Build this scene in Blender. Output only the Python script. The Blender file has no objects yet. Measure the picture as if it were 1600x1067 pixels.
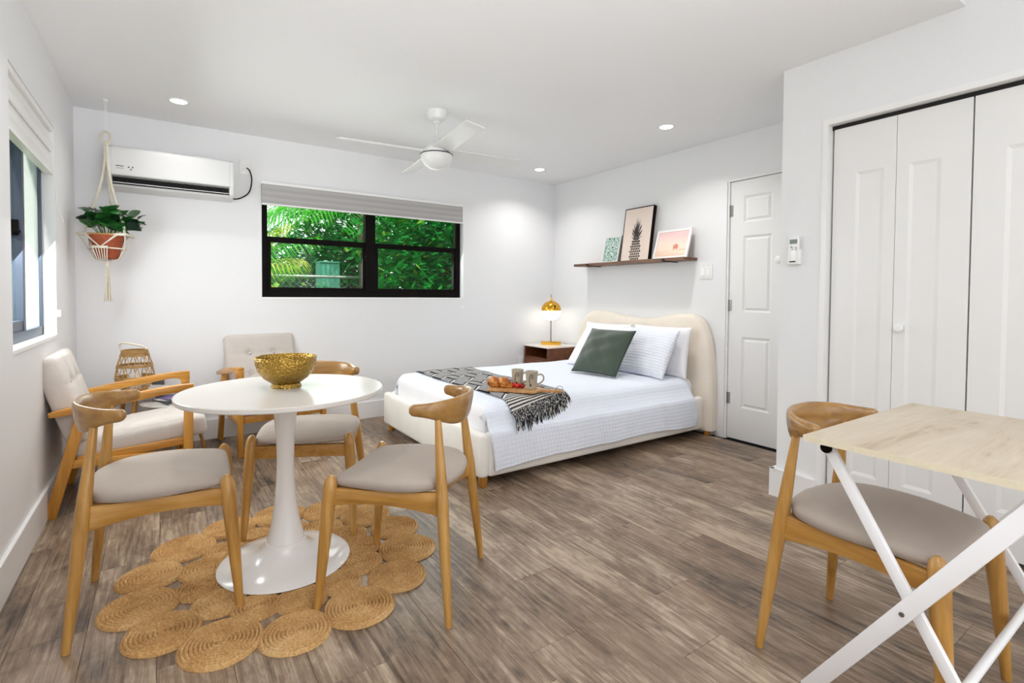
import bpy, bmesh, math, random
from mathutils import Vector, Matrix
R = math.radians
PI = math.pi
S = bpy.context.scene
COL = S.collection

# ---------------------------------------------------------------- camera
XL, XR, YB, XC, H = -0.505, 3.713, 4.538, 2.885, 2.392
YF = -2.2
cam = bpy.data.cameras.new('camera')
cam.sensor_width = 36; cam.lens = 17.846; cam.shift_x = 0.0038; cam.shift_y = -0.03226
cam.clip_start = 0.02
camo = bpy.data.objects.new('camera', cam); COL.objects.link(camo)
cr = Vector((0.82836623, -0.56014821, 0.00658554)); cu = Vector((0.00876279, 0.02471144, 0.99965622))
cf = Vector((0.56011838, 0.82802375, -0.02537858))
camo.matrix_world = Matrix(((cr.x, cu.x, -cf.x, 0), (cr.y, cu.y, -cf.y, 0), (cr.z, cu.z, -cf.z, 1.1278), (0, 0, 0, 1)))
S.camera = camo

# ---------------------------------------------------------------- light
S.view_settings.view_transform = 'Standard'; S.view_settings.look = 'None'
S.view_settings.gamma = 1; S.view_settings.use_curve_mapping = False
S.view_settings.exposure = 0.03
world = bpy.data.worlds.new('sky'); S.world = world; world.use_nodes = True
bg = world.node_tree.nodes['Background']
bg.inputs[0].default_value = (0.92, 0.96, 1.0, 1); bg.inputs[1].default_value = 1.6

def lamp(name, kind, loc, rot, energy, color=(1, 1, 1), **kw):
    l = bpy.data.lights.new(name, kind); l.energy = energy; l.color = color
    for k, v in kw.items(): setattr(l, k, v)
    o = bpy.data.objects.new(name, l); COL.objects.link(o)
    o.location = loc; o.rotation_euler = rot
    return o
lamp('sun', 'SUN', (0, 0, 10), (R(38), 0, R(-14)), 5.0, (1, 0.95, 0.86), angle=R(2))
# added fill from behind the camera, set in a made-up rear opening
lamp('rear_fill', 'AREA', (1.2, YF + 0.06, 1.25), (R(90), 0, 0), 13, (0.92, 0.96, 1.0), shape='RECTANGLE', size=3.0, size_y=2.1)
lamp('added_uplight', 'AREA', (0.5, -1.4, 1.2), (R(136), 0, R(8)), 54, (0.93, 0.965, 1.0), shape='RECTANGLE', size=1.6, size_y=1.2, spread=R(100))  # unseen lamp added behind the camera, aimed up to brighten the ceiling
lamp('daylight_left', 'AREA', (XL - 0.052, 3.29, 1.34), (0, R(-58), 0), 25, (0.95, 0.98, 1.0), shape='RECTANGLE', size=0.86, size_y=0.95)
lamp('daylight_back', 'AREA', (1.59, YB + 0.052, 1.5), (R(-58), 0, 0), 15, (0.97, 1.0, 0.97), shape='RECTANGLE', size=1.8, size_y=0.7)
SPOTS = [(0.087, 4.013), (3.12, 4.065), (0.1, 2.50), (3.104, 2.503)]
try:
    S.cycles.max_bounces = 10; S.cycles.diffuse_bounces = 6; S.cycles.caustics_reflective = False; S.cycles.caustics_refractive = False
    S.cycles.sample_clamp_indirect = 6.0
except Exception: pass

# ---------------------------------------------------------------- helpers
def lin(r, g, b):
    f = lambda c: (c/255/12.92) if c/255 <= 0.04045 else ((c/255+0.055)/1.055)**2.4
    return (f(r), f(g), f(b), 1)

class NT:
    def __init__(s, name, rough=0.5, metal=0.0, spec=0.5):
        s.m = bpy.data.materials.new(name); s.m.use_nodes = True
        s.t = s.m.node_tree; s.b = s.t.nodes['Principled BSDF']
        s.b.inputs['Roughness'].default_value = rough; s.b.inputs['Metallic'].default_value = metal
        s.b.inputs['Specular IOR Level'].default_value = spec
    def n(s, kind, **kw):
        nd = s.t.nodes.new(kind)
        for k, v in kw.items():
            if k in nd.inputs.keys() if isinstance(k, str) else False: nd.inputs[k].default_value = v
            else: setattr(nd, k, v)
        return nd
    def l(s, a, b): s.t.links.new(a, b)
    def coord(s, out='Object', scale=(1, 1, 1), rnd=False, loc=(0, 0, 0)):
        tc = s.n('ShaderNodeTexCoord'); mp = s.n('ShaderNodeMapping')
        mp.inputs['Scale'].default_value = scale; mp.inputs['Location'].default_value = loc
        s.l(tc.outputs[out], mp.inputs['Vector'])
        if rnd:
            oi = s.n('ShaderNodeObjectInfo'); mu = s.n('ShaderNodeMath', operation='MULTIPLY'); mu.inputs[1].default_value = 37.0
            cb = s.n('ShaderNodeCombineXYZ')
            s.l(oi.outputs['Random'], mu.inputs[0])
            for i in range(3): s.l(mu.outputs[0], cb.inputs[i])
            s.l(cb.outputs[0], mp.inputs['Location'])
        return mp.outputs[0]
    def noise(s, vec, scale, detail=4, rough=0.55, dist=0.0):
        nd = s.n('ShaderNodeTexNoise'); nd.inputs['Scale'].default_value = scale; nd.inputs['Detail'].default_value = detail
        nd.inputs['Roughness'].default_value = rough; nd.inputs['Distortion'].default_value = dist
        s.l(vec, nd.inputs['Vector']); return nd.outputs[0]
    def ramp(s, fac, stops, interp='LINEAR'):
        r = s.n('ShaderNodeValToRGB'); e = r.color_ramp.elements; r.color_ramp.interpolation = interp
        while len(e) < len(stops): e.new(0.5)
        for i, (p, c) in enumerate(stops): e[i].position = p; e[i].color = c
        s.l(fac, r.inputs[0]); return r.outputs[0]
    def mix(s, fac, a, b, mode='MIX'):
        m = s.n('ShaderNodeMix', data_type='RGBA', blend_type=mode)
        for sock, v in ((m.inputs[0], fac), (m.inputs[6], a), (m.inputs[7], b)):
            if hasattr(v, 'default_value') or hasattr(v, 'links'): s.l(v, sock)
            else: sock.default_value = v
        return m.outputs[2]
    def math(s, op, a, b=0.0, c=None):
        m = s.n('ShaderNodeMath', operation=op)
        for i, v in enumerate((a, b) if c is None else (a, b, c)):
            if hasattr(v, 'links'): s.l(v, m.inputs[i])
            else: m.inputs[i].default_value = v
        return m.outputs[0]
    def col(s, v):
        if hasattr(v, 'links'): s.l(v, s.b.inputs['Base Color'])
        else: s.b.inputs['Base Color'].default_value = v
        return s
    def bump(s, h, strength=0.3, dist=0.01):
        b = s.n('ShaderNodeBump'); b.inputs['Strength'].default_value = strength; b.inputs['Distance'].default_value = dist
        s.l(h, b.inputs['Height']); s.l(b.outputs[0], s.b.inputs['Normal']); return s

def plain(name, rgb, rough=0.5, metal=0.0, var=0.0, bump=0.0, bscale=60, spec=0.5):
    t = NT(name, rough, metal, spec); c = lin(*rgb)
    v = t.coord()
    nz = t.noise(v, bscale, 3)
    if var:
        lo = tuple(x*(1-var) for x in c[:3]) + (1,); hi = tuple(min(1, x*(1+var)) for x in c[:3]) + (1,)
        t.col(t.ramp(nz, [(0.3, lo), (0.7, hi)]))
    else: t.col(c)
    if bump: t.bump(nz, bump, 0.004)
    return t.m

def wood(name, dark, mid, light, axis=2, rough=0.35, scale=1.0, knots=False, rnd=False, coat=0.0):
    t = NT(name, rough); sc = [14*scale]*3; sc[axis] = 1.2*scale
    v = t.coord('Object', tuple(sc), rnd)
    a = t.noise(v, 1.6, 6, 0.6, 0.6); b = t.noise(v, 7.0, 5, 0.6)
    f = t.math('ADD', t.math('MULTIPLY', a, 0.75), t.math('MULTIPLY', b, 0.25))
    c = t.ramp(f, [(0.30, lin(*dark)), (0.5, lin(*mid)), (0.68, lin(*light))])
    if knots:
        vo = t.n('ShaderNodeTexVoronoi'); vo.inputs['Scale'].default_value = 1.0
        sv = [5.0*scale]*3; sv[axis] = 2.2*scale
        t.l(t.coord('Object', tuple(sv), True), vo.inputs['Vector'])
        kf = t.ramp(vo.outputs['Distance'], [(0.03, (1, 1, 1, 1)), (0.16, (0, 0, 0, 1))])
        c = t.mix(kf, c, lin(96, 56, 22))
    t.col(c); t.bump(b, 0.06, 0.002)
    if coat: t.b.inputs['Coat Weight'].default_value = coat; t.b.inputs['Coat Roughness'].default_value = 0.15
    return t.m

def fabric(name, rgb, var=0.08, scale=700, bump=0.25, rough=0.95):
    t = NT(name, rough, 0, 0.2); c = lin(*rgb)
    v = t.coord(); n1 = t.noise(v, scale, 2); n2 = t.noise(v, 6, 3)
    f = t.math('ADD', t.math('MULTIPLY', n1, 0.7), t.math('MULTIPLY', n2, 0.3))
    lo = tuple(x*(1-2*var) for x in c[:3]) + (1,); hi = tuple(min(1, x*(1+2*var)) for x in c[:3]) + (1,)
    t.col(t.ramp(f, [(0.3, lo), (0.7, hi)])); t.bump(n1, bump, 0.001)
    t.b.inputs['Sheen Weight'].default_value = 0.15
    return t.m

class MB:
    def __init__(s): s.v = []; s.f = []; s.uv = None
    def add(s, vs, fs):
        o = len(s.v); s.v += [tuple(p) for p in vs]; s.f += [tuple(i+o for i in f) for f in fs]; return s
    def box(s, x0, x1, y0, y1, z0, z1):
        return s.add([(x0,y0,z0),(x1,y0,z0),(x1,y1,z0),(x0,y1,z0),(x0,y0,z1),(x1,y0,z1),(x1,y1,z1),(x0,y1,z1)],
                     [(0,3,2,1),(4,5,6,7),(0,1,5,4),(1,2,6,5),(2,3,7,6),(3,0,4,7)])
    def obox(s, c, ax, ay, az):   # oriented box: centre and three half vectors
        c, ax, ay, az = map(Vector, (c, ax, ay, az)); p = []
        for k in (-1, 1):
            for (i, j) in ((-1,-1),(1,-1),(1,1),(-1,1)): p.append(c+ax*i+ay*j+az*k)
        return s.add(p, [(0,3,2,1),(4,5,6,7),(0,1,5,4),(1,2,6,5),(2,3,7,6),(3,0,4,7)])
    def bar(s, a, b, w, t, up=(0, 0, 1)):   # rectangular bar from a to b, w across (perp to up), t along up-ish
        a, b = Vector(a), Vector(b); d = (b-a).normalized(); x = d.cross(Vector(up)).normalized(); y = x.cross(d)
        return s.obox((a+b)/2, x*w/2, y*t/2, d*((b-a).length/2))
    def tube(s, pts, rads, n=12, cap=True, up=None):
        pts = [Vector(p) for p in pts]
        if not hasattr(rads, '__len__'): rads = [rads]*len(pts)
        ref = None; o = len(s.v); m = len(pts)
        for i, p in enumerate(pts):
            d = (pts[min(i+1, m-1)]-pts[max(i-1, 0)]).normalized()
            if ref is None:
                ref = Vector((0, 0, 1)) if abs(d.z) < 0.9 else Vector((1, 0, 0))
            x = (ref - d*ref.dot(d)).normalized(); ref = x; y = d.cross(x)
            r = rads[i]
            for k in range(n):
                a = 2*PI*k/n; q = p + x*(r*math.cos(a)) + y*(r*math.sin(a)); s.v.append(tuple(q))
        for i in range(m-1):
            for k in range(n):
                a = o+i*n+k; b = o+i*n+(k+1) % n; s.f.append((a, b, b+n, a+n))
        if cap:
            s.f.append(tuple(o+k for k in reversed(range(n)))); s.f.append(tuple(o+(m-1)*n+k for k in range(n)))
        return s
    def lathe(s, prof, n=32, c=(0, 0, 0), ang=None):
        o = len(s.v); m = len(prof)
        for (r, z) in prof:
            for k in range(n):
                a = 2*PI*k/n; s.v.append((c[0]+r*math.cos(a), c[1]+r*math.sin(a), c[2]+z))
        for i in range(m-1):
            for k in range(n):
                a = o+i*n+k; b = o+i*n+(k+1) % n; s.f.append((a, b, b+n, a+n))
        if prof[0][0] > 1e-6: s.f.append(tuple(o+k for k in reversed(range(n))))
        if prof[-1][0] > 1e-6: s.f.append(tuple(o+(m-1)*n+k for k in range(n)))
        return s
    def prism(s, poly, z0, z1):   # polygon in xy extruded
        n = len(poly); o = [(x, y, z0) for x, y in poly] + [(x, y, z1) for x, y in poly]
        return s.add(o, [tuple(reversed(range(n))), tuple(range(n, 2*n))] + [(i, (i+1) % n, n+(i+1) % n, n+i) for i in range(n)])
    def grid(s, fn, nu, nv, closed_u=False):
        o = len(s.v)
        for i in range(nu+1):
            for j in range(nv+1): s.v.append(tuple(fn(i/nu, j/nv)))
        for i in range(nu):
            for j in range(nv):
                a = o+i*(nv+1)+j; s.f.append((a, a+nv+1, a+nv+2, a+1))
        return s
    def sphere(s, c, r, nu=16, nv=10, sc=(1, 1, 1)):
        o = len(s.v)
        prof = [(math.sin(PI*i/nv), -math.cos(PI*i/nv)) for i in range(nv+1)]
        for (rr, z) in prof:
            for k in range(nu):
                a = 2*PI*k/nu; s.v.append((c[0]+r*sc[0]*rr*math.cos(a), c[1]+r*sc[1]*rr*math.sin(a), c[2]+r*sc[2]*z))
        for i in range(nv):
            for k in range(nu):
                a = o+i*nu+k; b = o+i*nu+(k+1) % nu; s.f.append((a, b, b+nu, a+nu))
        return s
    def xf(s, M):
        s.v = [tuple(M @ Vector(p)) for p in s.v]; return s
    def mesh(s, name, m, smooth=True, bevel=0.0, weld=True, angle=35):
        me = bpy.data.meshes.new(name); me.from_pydata(s.v, [], s.f)
        bm = bmesh.new(); bm.from_mesh(me)
        if weld: bmesh.ops.remove_doubles(bm, verts=bm.verts, dist=1e-5)
        if bevel:
            es = [e for e in bm.edges if len(e.link_faces) == 2 and e.calc_face_angle(0) > 0.6]
            bmesh.ops.bevel(bm, geom=es, offset=bevel, segments=2, profile=0.5, affect='EDGES', clamp_overlap=True)
        bmesh.ops.recalc_face_normals(bm, faces=bm.faces)
        bm.to_mesh(me); bm.free()
        if smooth:
            me.polygons.foreach_set('use_smooth', [True]*len(me.polygons))
            try: me.set_sharp_from_angle(angle=R(angle))
            except Exception: pass
        if m: me.materials.append(m)
        return me
    def build(s, name, m, parent=None, smooth=True, bevel=0.0, loc=None, rot=None, weld=True, angle=35, **tags):
        o = bpy.data.objects.new(name, s.mesh(name, m, smooth, bevel, weld, angle)); COL.objects.link(o)
        if parent: o.parent = parent
        if loc: o.location = loc
        if rot: o.rotation_euler = rot
        for k, v in tags.items(): o[k] = v
        return o

def empty(name, loc=(0, 0, 0), rz=0.0, label=None, cat=None, group=None, kind=None):
    o = bpy.data.objects.new(name, None); COL.objects.link(o); o.location = loc; o.rotation_euler = (0, 0, rz); o.empty_display_size = 0.05
    return tag(o, label, cat, group, kind)
def tag(o, label=None, cat=None, group=None, kind=None):
    if label: o['label'] = label
    if cat: o['category'] = cat
    if group: o['group'] = group
    if kind: o['kind'] = kind
    return o
def copy_tree(o, parent=None, kids=None):
    c = o.copy(); COL.objects.link(c)
    if parent: c.parent = parent
    for ch in KIDS.get(o.name, []): copy_tree(ch, c)
    return c
KIDS = {}
def index_kids():
    KIDS.clear()
    for o in S.objects:
        if o.parent: KIDS.setdefault(o.parent.name, []).append(o)

def spline(pts, n):     # catmull-rom through tuples of any length
    out = []; P = [tuple(p) for p in pts]; m = len(P)
    for i in range(n+1):
        t = i/n*(m-1); k = min(int(t), m-2); u = t-k
        p0, p1, p2, p3 = P[max(k-1, 0)], P[k], P[k+1], P[min(k+2, m-1)]
        out.append(tuple(0.5*((2*b)+(-a+c)*u+(2*a-5*b+4*c-d)*u*u+(-a+3*b-3*c+d)*u**3) for a, b, c, d in zip(p0, p1, p2, p3)))
    return out

def rbox(w, d, h, r, n=8, disp=None):       # rounded box centred on origin, rows of quads, optional displacement
    def axis(L, k):
        a = [-L/2, -L/2+r*0.3, -L/2+r]; b = [-x for x in reversed(a)]
        inner = [a[-1]+(b[0]-a[-1])*i/k for i in range(1, k)]
        return a+inner+b
    ax = [axis(w, n), axis(d, n), axis(h, 2)]
    mb = MB()
    half = (w/2, d/2, h/2)
    def pt(p):
        inn = [max(-half[i]+r, min(half[i]-r, p[i])) for i in range(3)]
        dv = Vector([p[i]-inn[i] for i in range(3)])
        q = Vector(inn)+(dv.normalized()*r if dv.length > 1e-9 else dv)
        if disp: q = disp(q)
        return tuple(q)
    for fx in range(3):
        a, b = [i for i in range(3) if i != fx]
        for sgn in (-1, 1):
            o = len(mb.v); A, B = ax[a], ax[b]
            for x in A:
                for y in B:
                    p = [0, 0, 0]; p[a] = x; p[b] = y; p[fx] = sgn*half[fx]; mb.v.append(pt(p))
            for i in range(len(A)-1):
                for j in range(len(B)-1):
                    q = o+i*len(B)+j; f = (q, q+len(B), q+len(B)+1, q+1); mb.f.append(f)
    return mb

rng = random.Random(5)

# ---------------------------------------------------------------- materials
M = {}
M['wall'] = plain('wall_paint', (232, 232, 233), 0.6, var=0.01, bump=0.03, bscale=120, spec=0.3)
M['ceil'] = plain('ceiling_paint', (238, 238, 239), 0.8, var=0.01, bump=0.04, bscale=90, spec=0.2)
M['trim'] = plain('trim_paint', (238, 237, 236), 0.35, bump=0.01)
M['doorp'] = plain('door_paint', (233, 232, 231), 0.35, bump=0.015, bscale=40)
M['black'] = plain('black_aluminium', (15, 11, 10), 0.55, bump=0.01, spec=0.08)
M['greyalu'] = plain('slate_aluminium', (70, 78, 94), 0.4, bump=0.01, spec=0.3)
M['darkgap'] = plain('dark_void', (18, 18, 18), 0.8, bump=0.01)
M['white_plastic'] = plain('white_plastic', (240, 240, 238), 0.25, bump=0.005)
M['fan_white'] = plain('fan_white_enamel', (226, 226, 224), 0.35, bump=0.005)
M['ac_plastic'] = plain('air_conditioner_plastic', (216, 216, 215), 0.35, bump=0.005)
M['white_metal'] = plain('white_powder_coat', (242, 242, 243), 0.3, bump=0.02, bscale=200)
M['chrome'] = plain('brushed_steel', (170, 168, 165), 0.3, 1.0, bump=0.02)
M['wood_chair'] = wood('honey_beech', (150, 104, 44), (184, 136, 66), (204, 160, 94), 2, 0.28, 1.0, knots=False, rnd=True, coat=0.25)
M['wood_rail'] = wood('honey_beech_rail', (146, 100, 40), (182, 132, 62), (202, 156, 88), 1, 0.28, 1.0, knots=True, rnd=True, coat=0.25)
M['wood_back'] = wood('honey_beech_back', (128, 90, 44), (158, 116, 60), (178, 136, 78), 0, 0.26, 0.8, knots=False, rnd=True, coat=0.3)
M['wood_arm'] = wood('amber_rubberwood', (156, 98, 32), (188, 130, 48), (208, 152, 68), 2, 0.3, 1.0, rnd=True, coat=0.25)
M['wood_armx'] = wood('amber_rubberwood_arm', (158, 100, 34), (190, 132, 50), (210, 154, 70), 1, 0.3, 1.0, rnd=True, coat=0.25)
M['seat'] = fabric('taupe_linen', (178, 166, 155), 0.06)
M['armfab'] = fabric('oat_linen', (198, 190, 183), 0.07, 500)
M['bedfab'] = fabric('cream_boucle', (242, 238, 231), 0.04, 420, 0.35)
M['headfab'] = fabric('cream_boucle_headboard', (236, 226, 212), 0.05, 420, 0.35)
M['sheet'] = fabric('white_cotton', (244, 243, 246), 0.02, 500, 0.1)
M['green'] = fabric('sage_velvet', (64, 76, 64), 0.12, 300, 0.15, 0.8)
M['green'].node_tree.nodes['Principled BSDF'].inputs['Sheen Weight'].default_value = 0.5
M['greenpipe'] = fabric('dark_sage_piping', (52, 62, 52), 0.1)
M['tulip'] = plain('tulip_white_lacquer', (240, 238, 235), 0.12, bump=0.004)
M['tulip_top'] = plain('table_top_lacquer', (217, 212, 205), 0.22, bump=0.01, bscale=200)
M['terracotta'] = plain('terracotta', (150, 72, 42), 0.8, var=0.15, bump=0.1)
M['soil'] = plain('potting_soil', (48, 34, 24), 1.0, var=0.4, bump=0.5)
M['rope'] = fabric('cotton_rope', (216, 208, 192), 0.14, 260, 0.6)
M['plantstem'] = plain('green_stem', (84, 110, 52), 0.5, var=0.1)
M['dowel'] = wood('pale_dowel', (168, 122, 70), (196, 150, 94), (212, 170, 114), 0)
M['walnut'] = wood('walnut', (72, 36, 16), (104, 56, 26), (128, 74, 38), 1, 0.35, 1.0, coat=0.2)
M['walnut_dark'] = wood('walnut_shelf', (70, 40, 24), (106, 66, 40), (130, 86, 54), 1, 0.4, 1.0)
M['brass'] = plain('polished_brass', (230, 172, 62), 0.16, 1.0, bump=0.005)
M['steelpole'] = plain('lamp_pole_nickel', (150, 138, 124), 0.25, 1.0, bump=0.005)
M['marble'] = plain('white_marble', (236, 230, 224), 0.2, var=0.06, bscale=9)
M['ceramic'] = plain('speckled_ceramic', (176, 166, 146), 0.35, var=0.08, bscale=260, bump=0.03)
M['ink'] = plain('black_glaze', (26, 22, 20), 0.4)
M['board'] = wood('acacia_board', (150, 96, 50), (190, 138, 84), (212, 166, 112), 1, 0.45)
M['tomato'] = plain('tomato_skin', (206, 34, 20), 0.18, var=0.15, bscale=20)
M['tomato2'] = plain('dark_tomato_skin', (150, 20, 22), 0.18, var=0.2, bscale=20)
M['glassgreen'] = plain('leaf_calyx', (60, 110, 40), 0.5)
M['paper'] = plain('paper_white', (236, 234, 230), 0.6)
M['brown_leather'] = plain('leather_thong', (120, 66, 34), 0.6)

def mat_croissant():
    t = NT('croissant_crust', 0.4); v = t.coord(); n = t.noise(v, 30, 4)
    t.col(t.ramp(n, [(0.3, lin(126, 60, 16)), (0.5, lin(190, 110, 40)), (0.7, lin(230, 178, 100))])); t.bump(n, 0.4, 0.004); return t.m
M['croissant'] = mat_croissant()

def mat_glass():
    t = NT('window_glass', 0.0); tr = t.n('ShaderNodeBsdfTransparent'); gl = t.n('ShaderNodeBsdfGlossy'); gl.inputs['Roughness'].default_value = 0.0
    lw = t.n('ShaderNodeFresnel'); lw.inputs[0].default_value = 1.45
    mx = t.n('ShaderNodeMixShader'); out = t.t.nodes['Material Output']
    tr.inputs[0].default_value = (0.93, 0.97, 0.95, 1)
    t.l(t.math('MULTIPLY', lw.outputs[0], 0.35), mx.inputs[0]); t.l(tr.outputs[0], mx.inputs[1]); t.l(gl.outputs[0], mx.inputs[2]); t.l(mx.outputs[0], out.inputs[0]); return t.m
M['glass'] = mat_glass()

def mat_emit(name, col, strength):
    t = NT(name, 0.5); t.col(col); t.b.inputs['Emission Color'].default_value = col; t.b.inputs['Emission Strength'].default_value = strength; return t.m
M['led'] = mat_emit('led_diffuser', (1, 0.97, 0.92, 1), 10)
M['bulbglass'] = mat_emit('opal_glass_lit', (1, 0.94, 0.82, 1), 3)

def mat_floor():
    t = NT('weathered_plank', 0.38, 0, 0.45)
    v = t.coord('Object', (1, 1, 1), True)
    def st(sx, sy):
        mp = t.n('ShaderNodeMapping'); mp.inputs['Scale'].default_value = (sx, sy, 1); t.l(v, mp.inputs['Vector']); return mp.outputs[0]
    big = t.noise(st(5.5, 1.5), 1.0, 5, 0.6, 0.4)
    grain = t.noise(st(54, 2.6), 1.0, 7, 0.7, 0.8)
    fine = t.noise(st(190, 6), 1.0, 3, 0.6)
    wv = t.n('ShaderNodeTexWave', wave_type='BANDS', bands_direction='X'); wv.inputs['Scale'].default_value = 7; wv.inputs['Distortion'].default_value = 9
    wv.inputs['Detail'].default_value = 2; wv.inputs['Detail Scale'].default_value = 0.7
    t.l(st(1.6, 0.45), wv.inputs['Vector'])
    f = t.math('ADD', t.math('MULTIPLY', big, 0.62), t.math('MULTIPLY', grain, 0.42))
    f = t.math('ADD', f, t.math('MULTIPLY', t.math('SUBTRACT', fine, 0.25), 0.24))
    f = t.math('ADD', f, t.math('MULTIPLY', wv.outputs[0], 0.05))
    oi = t.n('ShaderNodeObjectInfo')
    f = t.math('ADD', f, t.math('MULTIPLY', t.math('SUBTRACT', oi.outputs['Random'], 0.5), 0.10))
    blot = t.noise(st(16, 7), 1.0, 6, 0.7, 0.8)
    f = t.math('ADD', f, t.math('MULTIPLY', t.math('SUBTRACT', blot, 0.5), 0.44))
    c = t.ramp(f, [(0.40, lin(50, 39, 31)), (0.52, lin(106, 88, 72)), (0.64, lin(144, 124, 104)), (0.77, lin(190, 171, 149))])
    warm = t.noise(st(2.2, 0.7), 1.3, 2)
    c = t.mix(t.ramp(warm, [(0.42, (0, 0, 0, 1)), (0.7, (0.35, 0.35, 0.35, 1))]), c, lin(140, 112, 88), 'MIX')
    vo = t.n('ShaderNodeTexVoronoi'); vo.inputs['Scale'].default_value = 1.0; t.l(st(11, 4.2), vo.inputs['Vector'])
    kn = t.ramp(vo.outputs['Distance'], [(0.02, (0.8, 0.8, 0.8, 1)), (0.17, (0, 0, 0, 1))])
    c = t.mix(kn, c, lin(58, 44, 35))
    t.col(c); t.bump(f, 0.22, 0.004)
    rr = t.ramp(grain, [(0.3, (0.42, 0.42, 0.42, 1)), (0.7, (0.30, 0.30, 0.30, 1))]); t.l(rr, t.b.inputs['Roughness'])
    return t.m
M['plank'] = mat_floor()

def mat_desk():
    t = NT('pale_oak_laminate', 0.42); v = t.coord('Object', (2.0, 9, 9))
    mp = t.n('ShaderNodeMapping'); mp.inputs['Rotation'].default_value = (0, 0, R(-18)); t.l(v, mp.inputs['Vector'])
    a = t.noise(mp.outputs[0], 0.9, 5, 0.6, 1.2); b = t.noise(t.coord('Object', (6, 120, 60)), 1.0, 3)
    f = t.math('ADD', t.math('MULTIPLY', a, 0.8), t.math('MULTIPLY', b, 0.2))
    t.col(t.ramp(f, [(0.34, lin(166, 146, 118)), (0.45, lin(196, 180, 156)), (0.7, lin(212, 200, 182))])); return t.m
M['desk'] = mat_desk()
M['deskedge'] = plain('cream_edge_band', (226, 216, 190), 0.45, var=0.04)

def mat_jute():
    t = NT('braided_jute', 0.95, 0, 0.15); v = t.coord('Object', (1, 1, 1), True)
    n = t.noise(v, 140, 3); g = t.noise(v, 7, 2)
    f = t.math('ADD', t.math('MULTIPLY', n, 0.6), t.math('MULTIPLY', g, 0.4))
    t.col(t.ramp(f, [(0.3, lin(156, 114, 66)), (0.5, lin(198, 156, 102)), (0.7, lin(226, 192, 142))])); t.bump(n, 0.5, 0.003); return t.m
M['jute'] = mat_jute()

def mat_gold():
    t = NT('hammered_gold', 0.27, 1.0); t.col(lin(172, 138, 66)); vo = t.n('ShaderNodeTexVoronoi', feature='SMOOTH_F1'); vo.inputs['Scale'].default_value = 130
    t.l(t.coord(), vo.inputs['Vector']); t.bump(vo.outputs['Distance'], 1.0, 0.006); return t.m
M['gold'] = mat_gold()

def mat_quilt():
    t = NT('quilted_coverlet', 0.9, 0, 0.2); t.col(lin(234, 239, 250)); tc = t.n('ShaderNodeTexCoord'); sx = t.n('ShaderNodeSeparateXYZ'); t.l(tc.outputs['UV'], sx.inputs[0])
    k = PI/0.026
    a = t.math('ABSOLUTE', t.math('SINE', t.math('MULTIPLY', sx.outputs[0], k))); b = t.math('ABSOLUTE', t.math('SINE', t.math('MULTIPLY', sx.outputs[1], k)))
    h = t.math('POWER', t.math('MULTIPLY', a, b), 0.5)
    n = t.noise(tc.outputs['Object'], 12, 3); h = t.math('ADD', h, t.math('MULTIPLY', n, 0.8))
    t.bump(h, 0.4, 0.006); t.b.inputs['Sheen Weight'].default_value = 0.15; return t.m
M['quilt'] = mat_quilt()

def mat_throw():
    t = NT('woven_throw', 0.95, 0, 0.15); tc = t.n('ShaderNodeTexCoord'); sx = t.n('ShaderNodeSeparateXYZ'); t.l(tc.outputs['UV'], sx.inputs[0])
    X, Y = sx.outputs[0], sx.outputs[1]
    # speckled grey weave
    mp = t.n('ShaderNodeMapping'); mp.inputs['Scale'].default_value = (150, 300, 1); t.l(tc.outputs['UV'], mp.inputs['Vector'])
    sp = t.noise(mp.outputs[0], 1.0, 2, 0.7)
    base = t.ramp(sp, [(0.36, lin(92, 92, 98)), (0.5, lin(146, 145, 146)), (0.64, lin(196, 193, 188))])
    # dark lattice of hexagon-like cells: staggered slanted bars and long lines
    w, hgt = 0.165, 0.165
    tri = t.math('MULTIPLY', t.math('ABSOLUTE', t.math('SUBTRACT', t.math('FRACT', t.math('DIVIDE', X, w)), 0.5)), 2.0)
    zig = t.math('DIVIDE', t.math('ADD', Y, t.math('MULTIPLY', tri, 0.07)), hgt)
    odd = t.math('MULTIPLY', t.math('FLOORED_MODULO', t.math('FLOOR', zig), 2.0), 0.5)
    fy = t.math('FRACT', zig)
    fx = t.math('FRACT', t.math('ADD', t.math('DIVIDE', X, w), t.math('ADD', odd, 0.5)))
    bar = t.math('LESS_THAN', t.math('ABSOLUTE', t.math('SUBTRACT', fx, 0.5)), 0.075)
    seam = t.math('LESS_THAN', fy, 0.10)
    dark = t.math('MULTIPLY', t.math('LESS_THAN', fy, 0.20), t.math('SUBTRACT', 1.0, seam))
    c = t.mix(dark, base, lin(34, 34, 42)); c = t.mix(seam, c, lin(226, 222, 214)); c = t.mix(bar, c, lin(14, 14, 20))
    # border stripes near the fringe
    end = t.math('LESS_THAN', Y, 0.10)
    stripe = t.math('GREATER_THAN', t.math('SINE', t.math('MULTIPLY', t.math('ADD', Y, t.math('MULTIPLY', t.math('SINE', t.math('MULTIPLY', X, 500.0)), 0.003)), 300.0)), 0.0)
    sc = t.mix(stripe, lin(20, 20, 24), lin(222, 218, 210))
    c = t.mix(end, c, sc)
    t.col(c); t.bump(sp, 0.4, 0.003); return t.m
M['throw'] = mat_throw()
def mat_fringe():
    t = NT('fringe_yarn', 0.95, 0, 0.1); n = t.noise(t.coord('Object', (160, 160, 12)), 1.0, 2)
    t.col(t.ramp(n, [(0.42, lin(18, 18, 22)), (0.52, lin(70, 70, 74)), (0.62, lin(214, 210, 202))])); return t.m
M['fringe'] = mat_fringe()

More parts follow.
